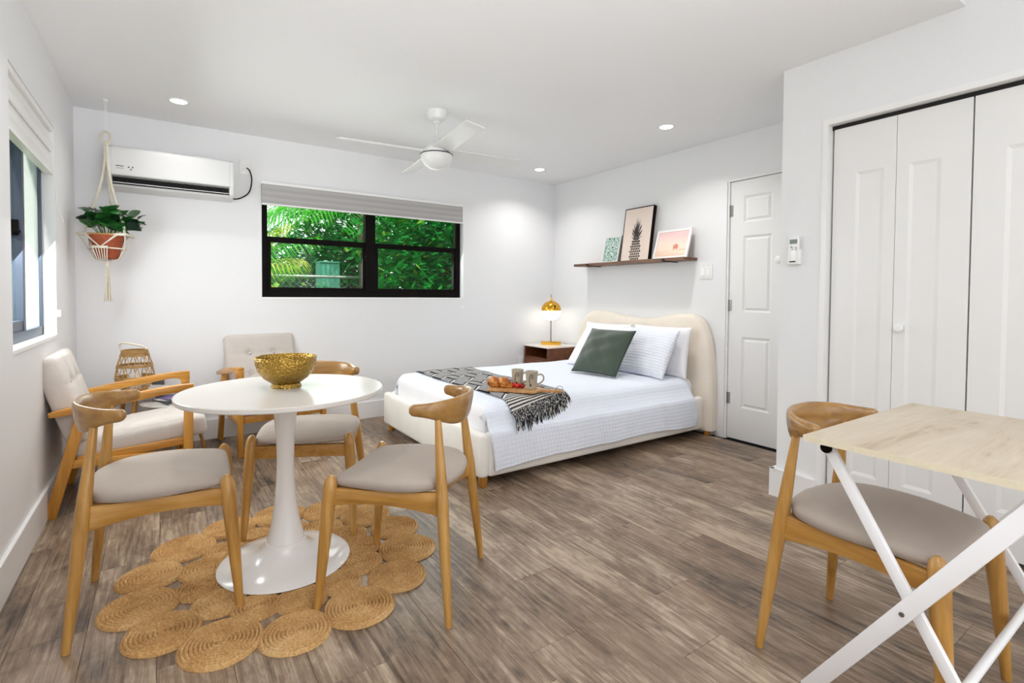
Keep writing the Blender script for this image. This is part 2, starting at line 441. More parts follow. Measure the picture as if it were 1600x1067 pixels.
def mat_blind(name, c1, c2, k):
    t = NT(name, 0.8); sx = t.n('ShaderNodeSeparateXYZ'); t.l(t.coord(), sx.inputs[0])
    a = t.math('MULTIPLY_ADD', t.math('SINE', t.math('MULTIPLY', sx.outputs[2], k)), 0.5, 0.5)
    n = t.noise(t.coord('Object', (4, 4, 300)), 1.0, 2)
    t.col(t.mix(t.math('MULTIPLY_ADD', n, 0.7, t.math('MULTIPLY', a, 0.3)), lin(*c1), lin(*c2))); return t.m
M['zebra_grey'] = mat_blind('grey_woven_shade', (150, 148, 148), (192, 189, 186), 130)
M['zebra_white'] = mat_blind('white_woven_shade', (218, 218, 216), (240, 239, 236), 95)

def mat_leafs(name, dark, light, rough=0.35, trans=0.25):
    t = NT(name, rough, 0, 0.5); n = t.noise(t.coord('Object'), 2.2, 3); 
    t.col(t.ramp(n, [(0.35, lin(*dark)), (0.65, lin(*light))]))
    tr = t.n('ShaderNodeBsdfTranslucent'); tr.inputs[0].default_value = lin(*[min(255, int(c*1.25)) for c in light])
    mx = t.n('ShaderNodeMixShader'); mx.inputs[0].default_value = trans; out = t.t.nodes['Material Output']
    t.l(t.b.outputs[0], mx.inputs[1]); t.l(tr.outputs[0], mx.inputs[2]); t.l(mx.outputs[0], out.inputs[0]); return t.m
M['jade'] = mat_leafs('peperomia_leaf', (22, 68, 30), (58, 128, 56), 0.25, 0.1)
M['jade_dark'] = mat_leafs('peperomia_leaf_dark', (26, 40, 34), (52, 74, 58), 0.3, 0.05)
M['palm'] = mat_leafs('palm_leaflet', (30, 120, 26), (90, 190, 50), 0.4, 0.4)
M['palm_y'] = mat_leafs('yellow_palm_leaflet', (120, 140, 20), (210, 206, 90), 0.4, 0.4)
M['tree'] = mat_leafs('broad_leaf', (14, 84, 34), (44, 150, 60), 0.4, 0.35)
M['tree_y'] = mat_leafs('sun_tinted_leaf', (70, 160, 40), (170, 210, 80), 0.4, 0.4)  # lighter leaves mixed in, sun highlights put into the colour
M['hedge'] = mat_leafs('hedge_leaf', (10, 60, 26), (34, 120, 50), 0.5, 0.3)
M['bark'] = plain('bark', (92, 78, 62), 0.9, var=0.3, bump=0.5, bscale=20)
M['galv'] = plain('galvanised_pipe', (170, 172, 174), 0.4, 0.6)
M['grass'] = plain('lawn', (70, 110, 46), 1.0, var=0.3, bscale=30, bump=0.4)
M['cream'] = plain('cream_stucco', (248, 236, 200), 0.9, var=0.02, bump=0.2, bscale=80)
M['teal'] = plain('teal_reflection_paint', (92, 168, 150), 0.6, var=0.05)
M['sage_print'] = None
def mat_print(name, fn):
    t = NT(name, 0.5); fn(t); return t.m
def p_leaves(t):
    v = t.coord('Object', (1, 1, 1)); vo = t.n('ShaderNodeTexVoronoi', feature='DISTANCE_TO_EDGE'); vo.inputs['Scale'].default_value = 52
    n = t.n('ShaderNodeTexNoise'); n.inputs['Scale'].default_value = 30; t.l(v, n.inputs['Vector'])
    ad = t.mix(0.06, v, n.outputs['Color']); t.l(ad, vo.inputs['Vector'])
    t.col(t.ramp(vo.outputs['Distance'], [(0.02, lin(226, 232, 224)), (0.12, lin(150, 196, 184)), (0.2, lin(60, 110, 100)), (0.5, lin(24, 56, 52))]))
M['print_leaves'] = mat_print('leaf_pattern_print', p_leaves)
M['print_blush'] = plain('blush_print_paper', (232, 214, 202), 0.5)
def p_sky(t):
    sx = t.n('ShaderNodeSeparateXYZ'); t.l(t.coord(), sx.inputs[0])
    f = t.math('MULTIPLY_ADD', sx.outputs[2], 4.4, 0.0)
    f = t.math('ADD', f, t.math('MULTIPLY', sx.outputs[1], -0.6))
    t.col(t.ramp(f, [(0.0, lin(228, 194, 170)), (0.22, lin(236, 208, 186)), (0.24, lin(244, 220, 196)), (0.6, lin(246, 220, 206)), (1.0, lin(240, 200, 198))]))
M['print_sky'] = mat_print('pink_beach_print', p_sky)
M['print_ink'] = plain('charcoal_print_ink', (62, 55, 52), 0.6, var=0.3, bscale=120)
M['print_hut'] = plain('coral_print_ink', (214, 140, 112), 0.6)
M['mag1'] = plain('magazine_cover_dark', (44, 52, 60), 0.35, var=0.4, bscale=25)
M['mag2'] = plain('magazine_cover_violet', (110, 96, 140), 0.35, var=0.3, bscale=25)
M['lcd'] = plain('lcd_grey_green', (92, 104, 96), 0.2)
M['grey_key'] = plain('grey_rubber_key', (150, 150, 150), 0.6)
M['rattan'] = wood('rattan', (136, 98, 54), (180, 138, 82), (204, 164, 106), 2, 0.6, 2.0)
M['rattan_dark'] = wood('rattan_weave', (126, 92, 50), (172, 134, 80), (200, 162, 106), 0, 0.65, 3.0)
M['greyplate'] = plain('grey_outlet_plate', (104, 104, 104), 0.4)
M['steel_dark'] = plain('dark_bracket_steel', (40, 34, 30), 0.5, 0.5)
M['curtain'] = fabric('sheer_white', (236, 240, 236), 0.04)

# ---------------------------------------------------------------- setting
def struct(name, mb, m, **kw):
    o = mb.build(name, m, smooth=False, **kw); o['kind'] = 'structure'; return o
T = 0.15
WY0, WY1, WZ0, WZ1 = 2.79, 3.788, 0.893, 2.05        # left window opening
BX0, BX1, BZ0, BZ1 = 0.655, 2.515, 1.10, 2.03         # back window opening
w = MB().box(XL-T, XL, YF, WY0, 0, H+.1).box(XL-T, XL, WY1, YB+T, 0, H+.1).box(XL-T, XL, WY0, WY1, 0, WZ0).box(XL-T, XL, WY0, WY1, WZ1, H+.1)
struct('wall_left', w, M['wall'])
w = MB().box(XL, BX0, YB, YB+T, 0, H+.1).box(BX1, XR+T, YB, YB+T, 0, H+.1).box(BX0, BX1, YB, YB+T, 0, BZ0).box(BX0, BX1, YB, YB+T, BZ1, H+.1)
struct('wall_back', w, M['wall'])
DY0, DY1, DZ = 1.915, 2.372, 2.045                    # narrow panel door in right wall
w = MB().box(XR, XR+T, 1.40, DY0, 0, H+.1).box(XR, XR+T, DY1, YB, 0, H+.1).box(XR, XR+T, DY0, DY1, DZ, H+.1).box(XR+T, XR+T+.02, 1.4, YB, 0, H)
struct('wall_right', w, M['wall'])
CY1, CY0, CZ = 1.296, 0.140, 2.045                    # closet opening
w = MB().box(XC, XC+.1, CY1, 1.5216, 0, H+.1).box(XC, XC+.1, YF, CY0, 0, H+.45).box(XC, XC+.1, CY0, CY1, CZ, H+.45).box(XC+.1, XR, 1.42, 1.5216, 0, H+.1)
struct('wall_closet', w, M['wall'])
struct('wall_closet_back', MB().box(XC+.62, XC+.7, YF, 1.42, 0, H+.1), M['darkgap'])
w = MB().box(XL, -0.3, YF-T, YF, 0, H+.4).box(2.7, XC, YF-T, YF, 0, H+.4).box(-0.3, 2.7, YF-T, YF, 2.3, H+.4)
struct('wall_front', w, M['wall'])
YS = 0.742
struct('ceiling', MB().box(XL-T, XR+T, YS, YB+T, H, H+.3).box(XL-T, XC+.8, YF-T, YS, H+.12, H+.3), M['ceil'])

# floor: slab and single planks
fl = struct('floor', MB().box(XL-T, XR+T+.05, YF-T, YB+T, -0.12, -0.006), M['darkgap'])
PW, PL = 0.195, 1.22
mesh_cache = {}
def plank(x0, x1, y0, y1):
    k = (round(x1-x0, 3), round(y1-y0, 3))
    if k not in mesh_cache:
        a, b = k[0]/2-.0004, k[1]/2-.0004; e = 0.0007
        mb = MB(); mb.add([(-a,-b,-.006),(a,-b,-.006),(a,b,-.006),(-a,b,-.006),(-a,-b,-e),(a,-b,-e),(a,b,-e),(-a,b,-e),(-a+e,-b+e,0),(a-e,-b+e,0),(a-e,b-e,0),(-a+e,b-e,0)],
            [(0,1,5,4),(1,2,6,5),(2,3,7,6),(3,0,4,7),(4,5,9,8),(5,6,10,9),(6,7,11,10),(7,4,8,11),(8,9,10,11)])
        mesh_cache[k] = mb.mesh('plank', M['plank'], smooth=False)
    o = bpy.data.objects.new('plank', mesh_cache[k]); COL.objects.link(o); o.parent = fl; o.location = ((x0+x1)/2, (y0+y1)/2, 0)
joints = {0: 0.98+.0, 1: 1.25, 2: 1.73, 3: 1.45, -1: 1.62, -2: 1.26, 6: 1.56}
for c in range(-12, 12):
    x0 = 1.335+PW*c; x1 = x0+PW
    x0, x1 = max(x0, XL), min(x1, XR)
    if x1-x0 < .01: continue
    y = joints.get(c, (c*0.437) % PL) - 4*PL
    while y < YB:
        a, b = max(y, YF-.05), min(y+PL, YB)
        if b-a > .01: plank(x0, x1, a, b)
        y += PL
# baseboards
def bb(name, mb): struct(name, mb, M['trim'], bevel=0.003)
BH = 0.155
bb('baseboard_left', MB().box(XL, XL+.016, YF, YB, 0, BH))
bb('baseboard_back', MB().box(XL+.016, XR-.016, YB-.016, YB, 0, BH))
bb('baseboard_right', MB().box(XR-.016, XR, DY1+.11, YB, 0, BH))
bb('baseboard_closet', MB().box(XC-.026, XC, CY1+.012, 1.5476, 0, BH).box(XC-.026, XR-.02, 1.5216, 1.5476, 0, BH))
# closet opening jambs (trim)
struct('trim_1', MB().box(XC-.006, XC+.1, CY1-.014, CY1+.012, 0, CZ+.012).box(XC-.006, XC+.1, CY0, CY1-.014, CZ-.016, CZ+.012), M['trim'])
struct('trim_2', MB().box(XC+.042, XC+.085, CY0, CY1-.014, CZ-.036, CZ-.018), M['darkgap'])

# door_1: narrow three panel door with steel hinges and knob
def panel_door(parent, x, ya, yb, z0, z1, panels, dx, mat, raised=True):
    # door slab at plane x facing -X, with recessed panels
    rec = 0.010 if raised else 0.006
    mb = MB()
    ys = sorted({ya, yb} | {p[0] for p in panels} | {p[1] for p in panels}); zs = sorted({z0, z1} | {p[2] for p in panels} | {p[3] for p in panels})
    for i in range(len(ys)-1):
        for j in range(len(zs)-1):
            cy, cz = (ys[i]+ys[i+1])/2, (zs[j]+zs[j+1])/2
            if not any(p[0] < cy < p[1] and p[2] < cz < p[3] for p in panels):
                mb.add([(x, ys[i], zs[j]), (x, ys[i+1], zs[j]), (x, ys[i+1], zs[j+1]), (x, ys[i], zs[j+1])], [(0, 3, 2, 1)])
    for (a, b, c, d) in panels:
        s1, s2 = 0.016, 0.034
        def ring(o, dx_): return [(x+dx_, a+o, c+o), (x+dx_, b-o, c+o), (x+dx_, b-o, d-o), (x+dx_, a+o, d-o)]
        steps = [(0, 0), (s1, rec)] + ([(s1+.004, rec), (s2, 0.001), ] if raised else [])
        rings = [ring(*q) for q in steps]; o = len(mb.v)
        for rg in rings: mb.v += rg
        for k in range(len(rings)-1):
            for e in range(4):
                p = o+4*k+e; q = o+4*k+(e+1) % 4; mb.f.append((p, p+4, q+4, q))
        k = o+4*(len(rings)-1); mb.f.append((k, k+3, k+2, k+1))
    mb.add([(x, ya, z0), (x, yb, z0), (x, yb, z1), (x, ya, z1), (x+dx, ya, z0), (x+dx, yb, z0), (x+dx, yb, z1), (x+dx, ya, z1)],
           [(0, 1, 5, 4), (1, 2, 6, 5), (2, 3, 7, 6), (3, 0, 4, 7), (4, 5, 6, 7)])
    return mb
d1 = empty('door_1', (XR, (DY0+DY1)/2, 0), kind='structure')
d1.location = (0, 0, 0)
panel_door(d1, XR+.012, DY0+.012, DY1-.008, 0.008, DZ-.012, [(2.026, 2.255, 1.705, 1.912), (2.026, 2.255, 1.01, 1.603), (2.026, 2.255, 0.26, 0.818)], .035, M['doorp']).build('door_leaf', M['doorp'], d1, smooth=False)
for z in (1.807, 1.062, 0.326):
    hb = MB().tube([(XR+.004, DY1-.004, z-.045), (XR+.004, DY1-.004, z+.045)], .007, 10).box(XR+.008, XR+.0125, DY1-.03, DY1-.006, z-.044, z+.044)
    hb.build('hinge', M['chrome'], d1)
mb = MB().lathe([(0, 0), (.026, .001), (.026, .006), (.011, .010), (.011, .03), (.024, .036), (.030, .048), (.026, .060), (.014, .066), (0, .067)], 20)
mb.xf(Matrix.Translation((XR+.012, 1.95, 1.40)) @ Matrix.Rotation(R(-90), 4, 'Y')).build('door_knob', M['white_plastic'], d1)
struct('trim_3', MB().box(XR-.003, XR+.05, DY1-.006, DY1+.008, 0, DZ+.008).box(XR-.003, XR+.05, DY0-.008, DY0+.006, 0, DZ+.008).box(XR-.003, XR+.05, DY0+.006, DY1-.006, DZ-.008, DZ+.008), M['trim'])
struct('trim_4', MB().box(XR-.012, XR-.001, DY1+.008, DY1+.085, 0, DZ+.0), M['wall'])

# door_2 / door_3: pairs of white bifold closet doors
cw = (CY1-.014-CY0-.02)/4
for di, (k0, k1) in enumerate(((0, 2), (2, 4))):
    dd = empty('door_%d' % (di+2), kind='structure')
    for k in range(k0, k1):
        b = CY1-.02-cw*k-(.003 if k % 2 == 0 else .001); a = CY1-.02-cw*(k+1)+(.001 if k % 2 == 0 else .003)
        pan = (a+.05, b-.105, 0.22, 1.77) if k % 2 == 0 else (a+.105, b-.05, 0.22, 1.77)
        pd = panel_door(dd, XC+.045, a, b, 0.03, CZ-.034, [pan], .032, M['doorp'], raised=False).build('door_leaf', M['doorp'], dd, smooth=False)
    yk = CY1-.02-cw*(k0+1)-.03
    mb = MB().lathe([(.010, 0), (.009, .008), (.018, .014), (.021, .022), (.016, .030), (0, .033)], 20)
    mb.xf(Matrix.Translation((XC+.045, yk, 0.985)) @ Matrix.Rotation(R(-90), 4, 'Y')).build('door_knob', M['white_plastic'], dd)

# window_1: dark sliding window in the left wall
w1 = empty('window_1', kind='structure')
XW0, XW1 = XL-.112, XL-.055
mb = MB().box(XW0, XW1, WY0, WY0+.04, WZ0, WZ1).box(XW1-.014, XW1, WY1-.03, WY1, WZ0, WZ1).box(XW1-.05, XW1, WY0+.04, WY1, WZ0, WZ0+.05).box(XW1-.05, XW1, WY0+.04, WY1-.03, WZ1-.05, WZ1)
mb.build('window_frame', M['greyalu'], w1, smooth=False, bevel=.001)
MB().box(XW1-.045, XW1-.002, 3.33, 3.375, WZ0+.05, WZ1-.05).box(XW0+.03, XW1-.006, WY0+.04, 3.33, WZ0+.05, WZ0+.1).build('sash_stile', M['greyalu'], w1, smooth=False, bevel=.002)
MB().box(XW0+.02, XW0+.026, WY0+.04, 3.33, WZ0+.05, WZ1-.05).box(XW1-.014, XW1-.010, 3.375, WY1-.03, WZ0+.05, WZ1-.05).build('pane', M['glass'], w1, smooth=False)
lt = MB().box(XW1-.045, XW1-.015, 3.316, 3.33, 1.40, 1.475).box(XW1-.03, XW1-.006, 3.302, 3.32, 1.41, 1.425).build('latch', M['black'], w1, smooth=False, bevel=.003)
MB().box(XW1, XL+.004, WY0, WY1, WZ0-.018, WZ0+.002).build('window_sill', M['trim'], w1, smooth=False, bevel=.002)
# window_2: black framed double window in the back wall
w2 = empty('window_2', kind='structure')
Y0, Y1 = YB+.062, YB+.125
mb = MB().box(BX0+.004, BX0+.05, Y0, Y1, BZ0, BZ1).box(BX1-.05, BX1-.004, Y0, Y1, BZ0, BZ1).box(BX0+.05, BX1-.05, Y0, Y1, BZ0, BZ0+.055).box(BX0+.05, BX1-.05, Y0, Y1, BZ1-.05, BZ1).box(1.527, 1.62, Y0-.006, Y1, BZ0+.055, BZ1-.05)
mb.build('window_frame', M['black'], w2, smooth=False, bevel=.002)
for (a, b) in ((BX0+.05, 1.527), (1.62, BX1-.05)):
    s = MB().box(a, b, Y0+.006, Y1-.01, 1.56, 1.605)
    s.box(a, a+.03, Y0+.008, Y1-.01, BZ0+.055, 1.56).box(b-.022, b, Y0+.008, Y1-.01, BZ0+.055, 1.56).box(a+.03, b-.022, Y0+.008, Y1-.01, BZ0+.055, BZ0+.085)
    sa = s.build('sash', M['black'], w2, smooth=False, bevel=.0015)
    MB().box(a+.03, b-.022, Y0+.03, Y0+.035, BZ0+.085, 1.56).build('pane', M['glass'], sa, smooth=False)
    MB().box(a, b, Y0+.04, Y0+.045, 1.605, BZ1-.05).build('pane', M['glass'], w2, smooth=False)
MB().box(BX0, BX1, YB-.003, Y0+.01, BZ0-.015, BZ0+.002).build('window_sill', M['trim'], w2, smooth=False, bevel=.002)

# ---------------------------------------------------------------- ceiling lights
led0 = None
labels = {0: 'recessed round ceiling downlight above the air conditioner', 1: 'recessed round ceiling downlight in the far right corner by the fan blade', 3: 'recessed round ceiling downlight near the right wall above the bed foot',
          2: 'recessed round ceiling downlight cut off by the top edge of the view'}
for i, (x, y) in enumerate(SPOTS):
    zc = H if y > YS else H+.12
    t = empty('ceiling_downlight', (x, y, zc), 0, labels.get(i, 'recessed round ceiling downlight behind the camera, out of view'), 'light', 'recessed ceiling downlights')
    MB().lathe([(.046, -.001), (.048, -.004), (.062, -.004), (.065, -.001), (.065, 0)], 28).build('trim_ring', M['white_plastic'], t)
    MB().lathe([(0, -.0025), (.046, -.0025), (.046, -.0005)], 28).build('diffuser', M['led'], t)
    l = lamp('downlight_lamp', 'AREA', (0, 0, -.008), (0, 0, 0), (1.8, 4.6, 2.4, 5.4)[i], (1, 0.98, 0.96), shape='DISK', size=0.09, spread=R(130)); l.parent = t
# fan
fan = empty('ceiling_fan', (1.566, 3.209, H), R(-6), 'white four blade ceiling fan with domed light on a short rod', 'fan')
MB().lathe([(.073, 0), (.072, -.02), (.058, -.055), (.036, -.068), (.026, -.07), (.026, -.085), (.0, -.085)], 28).build('canopy', M['fan_white'], fan)
MB().tube([(0, 0, -.08), (0, 0, -.215)], .0125, 14).build('rod', M['fan_white'], fan)
MB().lathe([(.0, -.19), (.022, -.19), (.024, -.208), (.058, -.222), (.085, -.245), (.094, -.258)], 32).build('motor_housing', M['fan_white'], fan)
MB().lathe([(.090, -.258), (.090, -.262), (.098, -.263), (.104, -.286), (.103, -.29), (.095, -.291), (.095, -.296)], 32).build('blade_ring', M['fan_white'], fan)
MB().lathe([(.100, -.2935), (.1115, -.2945), (.1120, -.2985), (.100, -.2995)], 32).build('seam_ring', M['darkgap'], fan)
MB().lathe([(.108, -.297), (.110, -.302), (.104, -.335), (.086, -.366), (.055, -.388), (.02, -.397), (0, -.398)], 32).build('lamp_dome', M['fan_white'], fan)
bl = rbox(.575, .125, .007, .003, 6)
bm_ = bl.xf(Matrix.Rotation(R(-13), 4, 'X') @ Matrix.Translation((.37, 0, 0))).mesh('blade', M['fan_white'])
for k in range(4):
    b = bpy.data.objects.new('blade', bm_); COL.objects.link(b); b.parent = fan; b.location = (0, 0, -.277); b.rotation_euler = (0, 0, k*PI/2)
# window blinds
bd = empty('window_blind', (0, 0, 0), 0, 'grey woven roller blind raised above the black back window', 'blind')
MB().box(.648, 2.494, YB-.050, YB-.001, 2.012, 2.034).build('head_rail', M['trim'], bd, smooth=False, bevel=.003)
MB().box(.652, 2.490, YB-.046, YB-.028, 1.858, 2.012).build('shade', M['zebra_grey'], bd, smooth=False)
MB().box(.652, 2.490, YB-.049, YB-.024, 1.846, 1.858).build('bottom_rail', M['trim'], bd, smooth=False, bevel=.002)
MB().box(2.482, 2.494, YB-.050, YB-.001, 1.862, 2.012).build('end_cap', M['trim'], bd, smooth=False)
MB().tube([(2.497, YB-.02, 2.0), (2.499, YB-.02, 1.55), (2.497, YB-.02, 1.01)], .0012, 6).lathe([(0, 0), (.008, .004), (.009, .02), (.004, .03), (0, .032)], 10, (2.497, YB-.02, .985)).build('pull_cord', M['white_plastic'], bd)
bd = empty('window_blind', (0, 0, 0), 0, 'white layered roller blind raised in the left wall window recess', 'blind')
MB().box(XL-.05, XL-.004, WY0+.003, WY1-.003, WZ1-.03, WZ1-.001).build('head_rail', M['trim'], bd, smooth=False, bevel=.003)
mb = MB()
for k in range(4):
    z1 = WZ1-.03-.056*k; o = (.014, .004, .012, .002)[k]
    mb.box(XL-.034, XL-.006-o, WY0+.005, WY1-.005, z1-.055, z1)
mb.build('shade', M['zebra_white'], bd, smooth=False, bevel=.003)
MB().box(XL-.04, XL-.004, WY0+.004, WY1-.004, WZ1-.268, WZ1-.254).build('bottom_rail', M['trim'], bd, smooth=False, bevel=.002)
MB().tube([(XL+.006, WY1+.012, 1.78), (XL+.006, WY1+.012, 1.62), (XL+.03, WY1+.05, 1.53)], .0015, 6).build('pull_cord', M['white_plastic'], bd)
MB().box(XL, XL+.018, WY1+.006, WY1+.02, .99, 1.03).build('cord_cleat', M['white_plastic'], bd, smooth=False, bevel=.003)

# ---------------------------------------------------------------- elbow chairs
def elbow_chair():
    root = empty('dining_chair')
    fz = lambda a, b, t: tuple(a[i]+(b[i]-a[i])*t for i in range(3))
    for sx in (-1, 1):
        a, b = (sx*.236, -.238, 0), (sx*.158, -.172, .700)
        ts = (0, .02, .3, .55, .62, .8, 1); rs = (.0115, .0125, .018, .0215, .0218, .0165, .011)
        MB().tube([fz(a, b, t) for t in ts], rs, 16).build('leg', M['wood_chair'], root)
        a, b = (sx*.243, .245, 0), (sx*.214, .205, .482)
        ts = (0, .02, .4, .82, .93, .975, 1.0); rs = (.0115, .0125, .0195, .0245, .0235, .018, .008)
        MB().tube([fz(a, b, t) for t in ts], rs, 16).build('leg', M['wood_chair'], root)
    def rail(p, q, za, depths, th, bulge=0.0, n=10):
        mb = MB(); p, q = Vector(p), Vector(q); d = (q-p); nrm = Vector((d.y, -d.x, 0)).normalized(); rows = []
        for i in range(n+1):
            t = i/n; c = p+d*t+nrm*bulge*math.sin(PI*t)
            dep = depths[0]*(1-t)**2+depths[1]*2*t*(1-t)+depths[2]*t*t
            rows.append([c+nrm*th/2+Vector((0, 0, za)), c-nrm*th/2+Vector((0, 0, za)), c-nrm*th/2+Vector((0, 0, za-dep)), c+nrm*th/2+Vector((0, 0, za-dep))])
        o = 0; mb.v = [tuple(v) for r in rows for v in r]
        for i in range(n):
            for e in range(4): mb.f.append((4*i+e, 4*i+(e+1) % 4, 4*i+4+(e+1) % 4, 4*i+4+e))
        mb.f.append((0, 1, 2, 3)); mb.f.append((4*n, 4*n+3, 4*n+2, 4*n+1)); return mb
    for sx in (-1, 1):
        rail((sx*.217, .208, 0), (sx*.186, -.194, 0), .438, (.062, .030, .082), .022).build('side_rail', M['wood_rail'], root, bevel=.002)
    rail((-.216, .209, 0), (.216, .209, 0), .432, (.058, .052, .058), .022).build('front_rail', M['wood_rail'], root, bevel=.002)
    rail((.185, -.194, 0), (-.185, -.194, 0), .438, (.070, .032, .070), .022, .034).build('back_rail', M['wood_rail'], root, bevel=.002)
    # upholstered seat
    half = spline([(0, .222), (.10, .221), (.180, .214), (.205, .190), (.222, .10), (.232, 0), (.222, -.09), (.200, -.145), (.160, -.184), (.10, -.212), (0, -.226)], 26)
    out = [(x, y) for x, y in half] + [(-x, y) for x, y in reversed(half[1:-1])]
    cy = -.01; mb = MB(); rings = []
    for (s_, z) in ((0.0, .4385), (.93, .4385), (.985, .444), (1.0, .455), (.988, .464), (.955, .4715), (.89, .477), (.74, .4825), (.5, .487), (.25, .489), (0.0, .490)):
        rings.append([(x*s_, cy+(y-cy)*s_, z+(.010*(abs(x)/.23)**2*s_-.012*max(0, y/.22)**2*s_ if z > .445 else 0)) for x, y in out])
    n = len(out); mb.v = [v for r in rings for v in r]
    for i in range(len(rings)-1):
        for k in range(n): a = i*n+k; b = i*n+(k+1) % n; mb.f.append((a, b, b+n, a+n))
    mb.build('seat', M['seat'], root, angle=60)
    # curved back
    hp = [(0, -.234, .707, .055, .0125), (.06, -.229, .708, .054, .0125), (.115, -.211, .711, .048, .013), (.156, -.182, .717, .038, .0145), (.180, -.148, .722, .028, .0165), (.196, -.113, .7255, .0225, .0185), (.203, -.094, .7265, .0195, .0175), (.2055, -.084, .727, .010, .009)]
    path = [(-x, y, z, hh, ht) for x, y, z, hh, ht in reversed(hp[1:])] + hp
    path = spline(path, 46); mb = MB(); ns = 18; m = len(path)
    for i, (x, y, z, hh, ht) in enumerate(path):
        a, b = path[max(i-1, 0)], path[min(i+1, m-1)]; d = Vector((b[0]-a[0], b[1]-a[1], 0)).normalized(); nr = Vector((d.y, -d.x, 0))
        tilt = .16*max(0, (hh-.02)/.03)
        for k in range(ns):
            th = 2*PI*k/ns; c, s_ = math.cos(th), math.sin(th); p = .75
            u = math.copysign(abs(c)**p, c)*max(ht, .004); v = math.copysign(abs(s_)**p, s_)*max(hh, .004)
            q = Vector((x, y, z))+nr*(u+tilt*v)+Vector((0, 0, v)); mb.v.append(tuple(q))
    for i in range(m-1):
        for k in range(ns): a = i*ns+k; b = i*ns+(k+1) % ns; mb.f.append((a, b, b+ns, a+ns))
    mb.f.append(tuple(range(ns))); mb.f.append(tuple((m-1)*ns+k for k in range(ns)))
    mb.build('backrest', M['wood_back'], root, angle=60)
    return root
ch0 = elbow_chair(); index_kids()
def face(fx, fy): return math.atan2(-fx, fy)      # yaw that turns local +Y to the direction
RUG = 0.016
chairs = [((-.014, 2.277), (1, -.062), 'honey wood elbow chair with taupe seat at the left of the round table', 0),
          ((.784, 1.850), (-.344, .336), 'honey wood elbow chair with taupe seat between round table and bed corner', 0),
          ((.607, 2.655), (-.21, -.435), 'honey wood elbow chair facing us from behind the white round table', 0),
          ((1.815, .638), (-.01, -1), 'honey wood elbow chair tucked under the folding desk', 0)]
for i, (c, f, lab, z) in enumerate(chairs):
    o = ch0 if i == 0 else copy_tree(ch0)
    o.location = (c[0], c[1], z); o.rotation_euler = (0, 0, face(*f)); tag(o, lab, 'chair', 'honey wood elbow chairs')

# ---------------------------------------------------------------- jute rug of coiled rounds
rug = empty('round_rug', (.412, 2.262, 0), 0, 'round braided jute rug of many coiled discs under the round table', 'rug')
def coil(r, n=None):
    mb = MB(); turns = max(3, round(r/.0125)); na = 36; prof = []
    pitch = r/turns; per = 4
    rows = turns*per
    for i in range(rows+1):
        for k in range(na):
            a = 2*PI*k/na; rr = (i/per)*pitch
            ph = i/per - k/na
            h = .0045+.0105*abs(math.sin(PI*ph))**.7 if i < rows else .002
            if i >= rows-1: h = .009 if i == rows-1 else .001
            wob = 1+.012*math.sin(3*a+r*90)
            mb.v.append((rr*math.cos(a)*wob, rr*math.sin(a)*wob, h))
    for i in range(rows):
        for k in range(na): a = i*na+k; b = i*na+(k+1) % na; mb.f.append((a, b, b+na, a+na))
    return mb.mesh('jute_coil', M['jute'], angle=80, weld=True)
coils = {}
def put(r, x, y, rot):
    k = round(r, 3)
    if k not in coils: coils[k] = coil(k)
    o = bpy.data.objects.new('jute_coil', coils[k]); COL.objects.link(o); o.parent = rug; o.location = (x, y, 0); o.rotation_euler = (0, 0, rot)
rr2 = random.Random(3)
for n, rad, r, a0 in ((14, .500, .119, .10), (13, .312, .089, .35), (8, .166, .078, .0), (1, 0, .105, 0)):
    for k in range(n):
        a = a0+2*PI*k/n; sc = r*(1+(.05 if k % 2 else -.03)) if n > 8 else r
        put(sc, rad*math.cos(a), rad*math.sin(a), rr2.uniform(0, 6.28))

# ---------------------------------------------------------------- tulip table
tb = empty('round_table', (.412, 2.262, RUG-.003), 0, 'white round pedestal dining table with flared base on jute rug', 'table')
MB().lathe([(0, 0), (.252, 0), (.256, .004), (.250, .009), (.20, .020), (.14, .036), (.10, .055), (.080, .085), (.078, .092)], 56).build('base', M['tulip'], tb, angle=50)
MB().lathe([(.0, .085), (.0765, .085), (.070, .11), (.056, .165), (.044, .24), (.036, .34), (.0335, .42), (.036, .52), (.044, .61), (.054, .68), (.062, .699), (.0, .699)], 40).build('stem', M['tulip'], tb, angle=50)
MB().lathe([(.0, .699), (.372, .699), (.391, .7025), (.394, .706), (.394, .719), (.391, .722), (0, .722)], 72).build('tabletop', M['tulip_top'], tb, angle=30)
ZT = RUG-.003+.722
MB().lathe([(0, .004), (.056, .002), (.060, 0), (.061, .004), (.056, .016), (.060, .020), (.088, .040), (.110, .070), (.120, .100), (.1225, .1285), (.121, .130), (.1185, .128), (.116, .100), (.105, .072), (.080, .040), (.05, .022), (0, .020)], 64).build('bowl', M['gold'], angle=60, loc=(.424, 2.305, ZT),
    label='hammered gold metal bowl standing on the white round table', category='bowl')

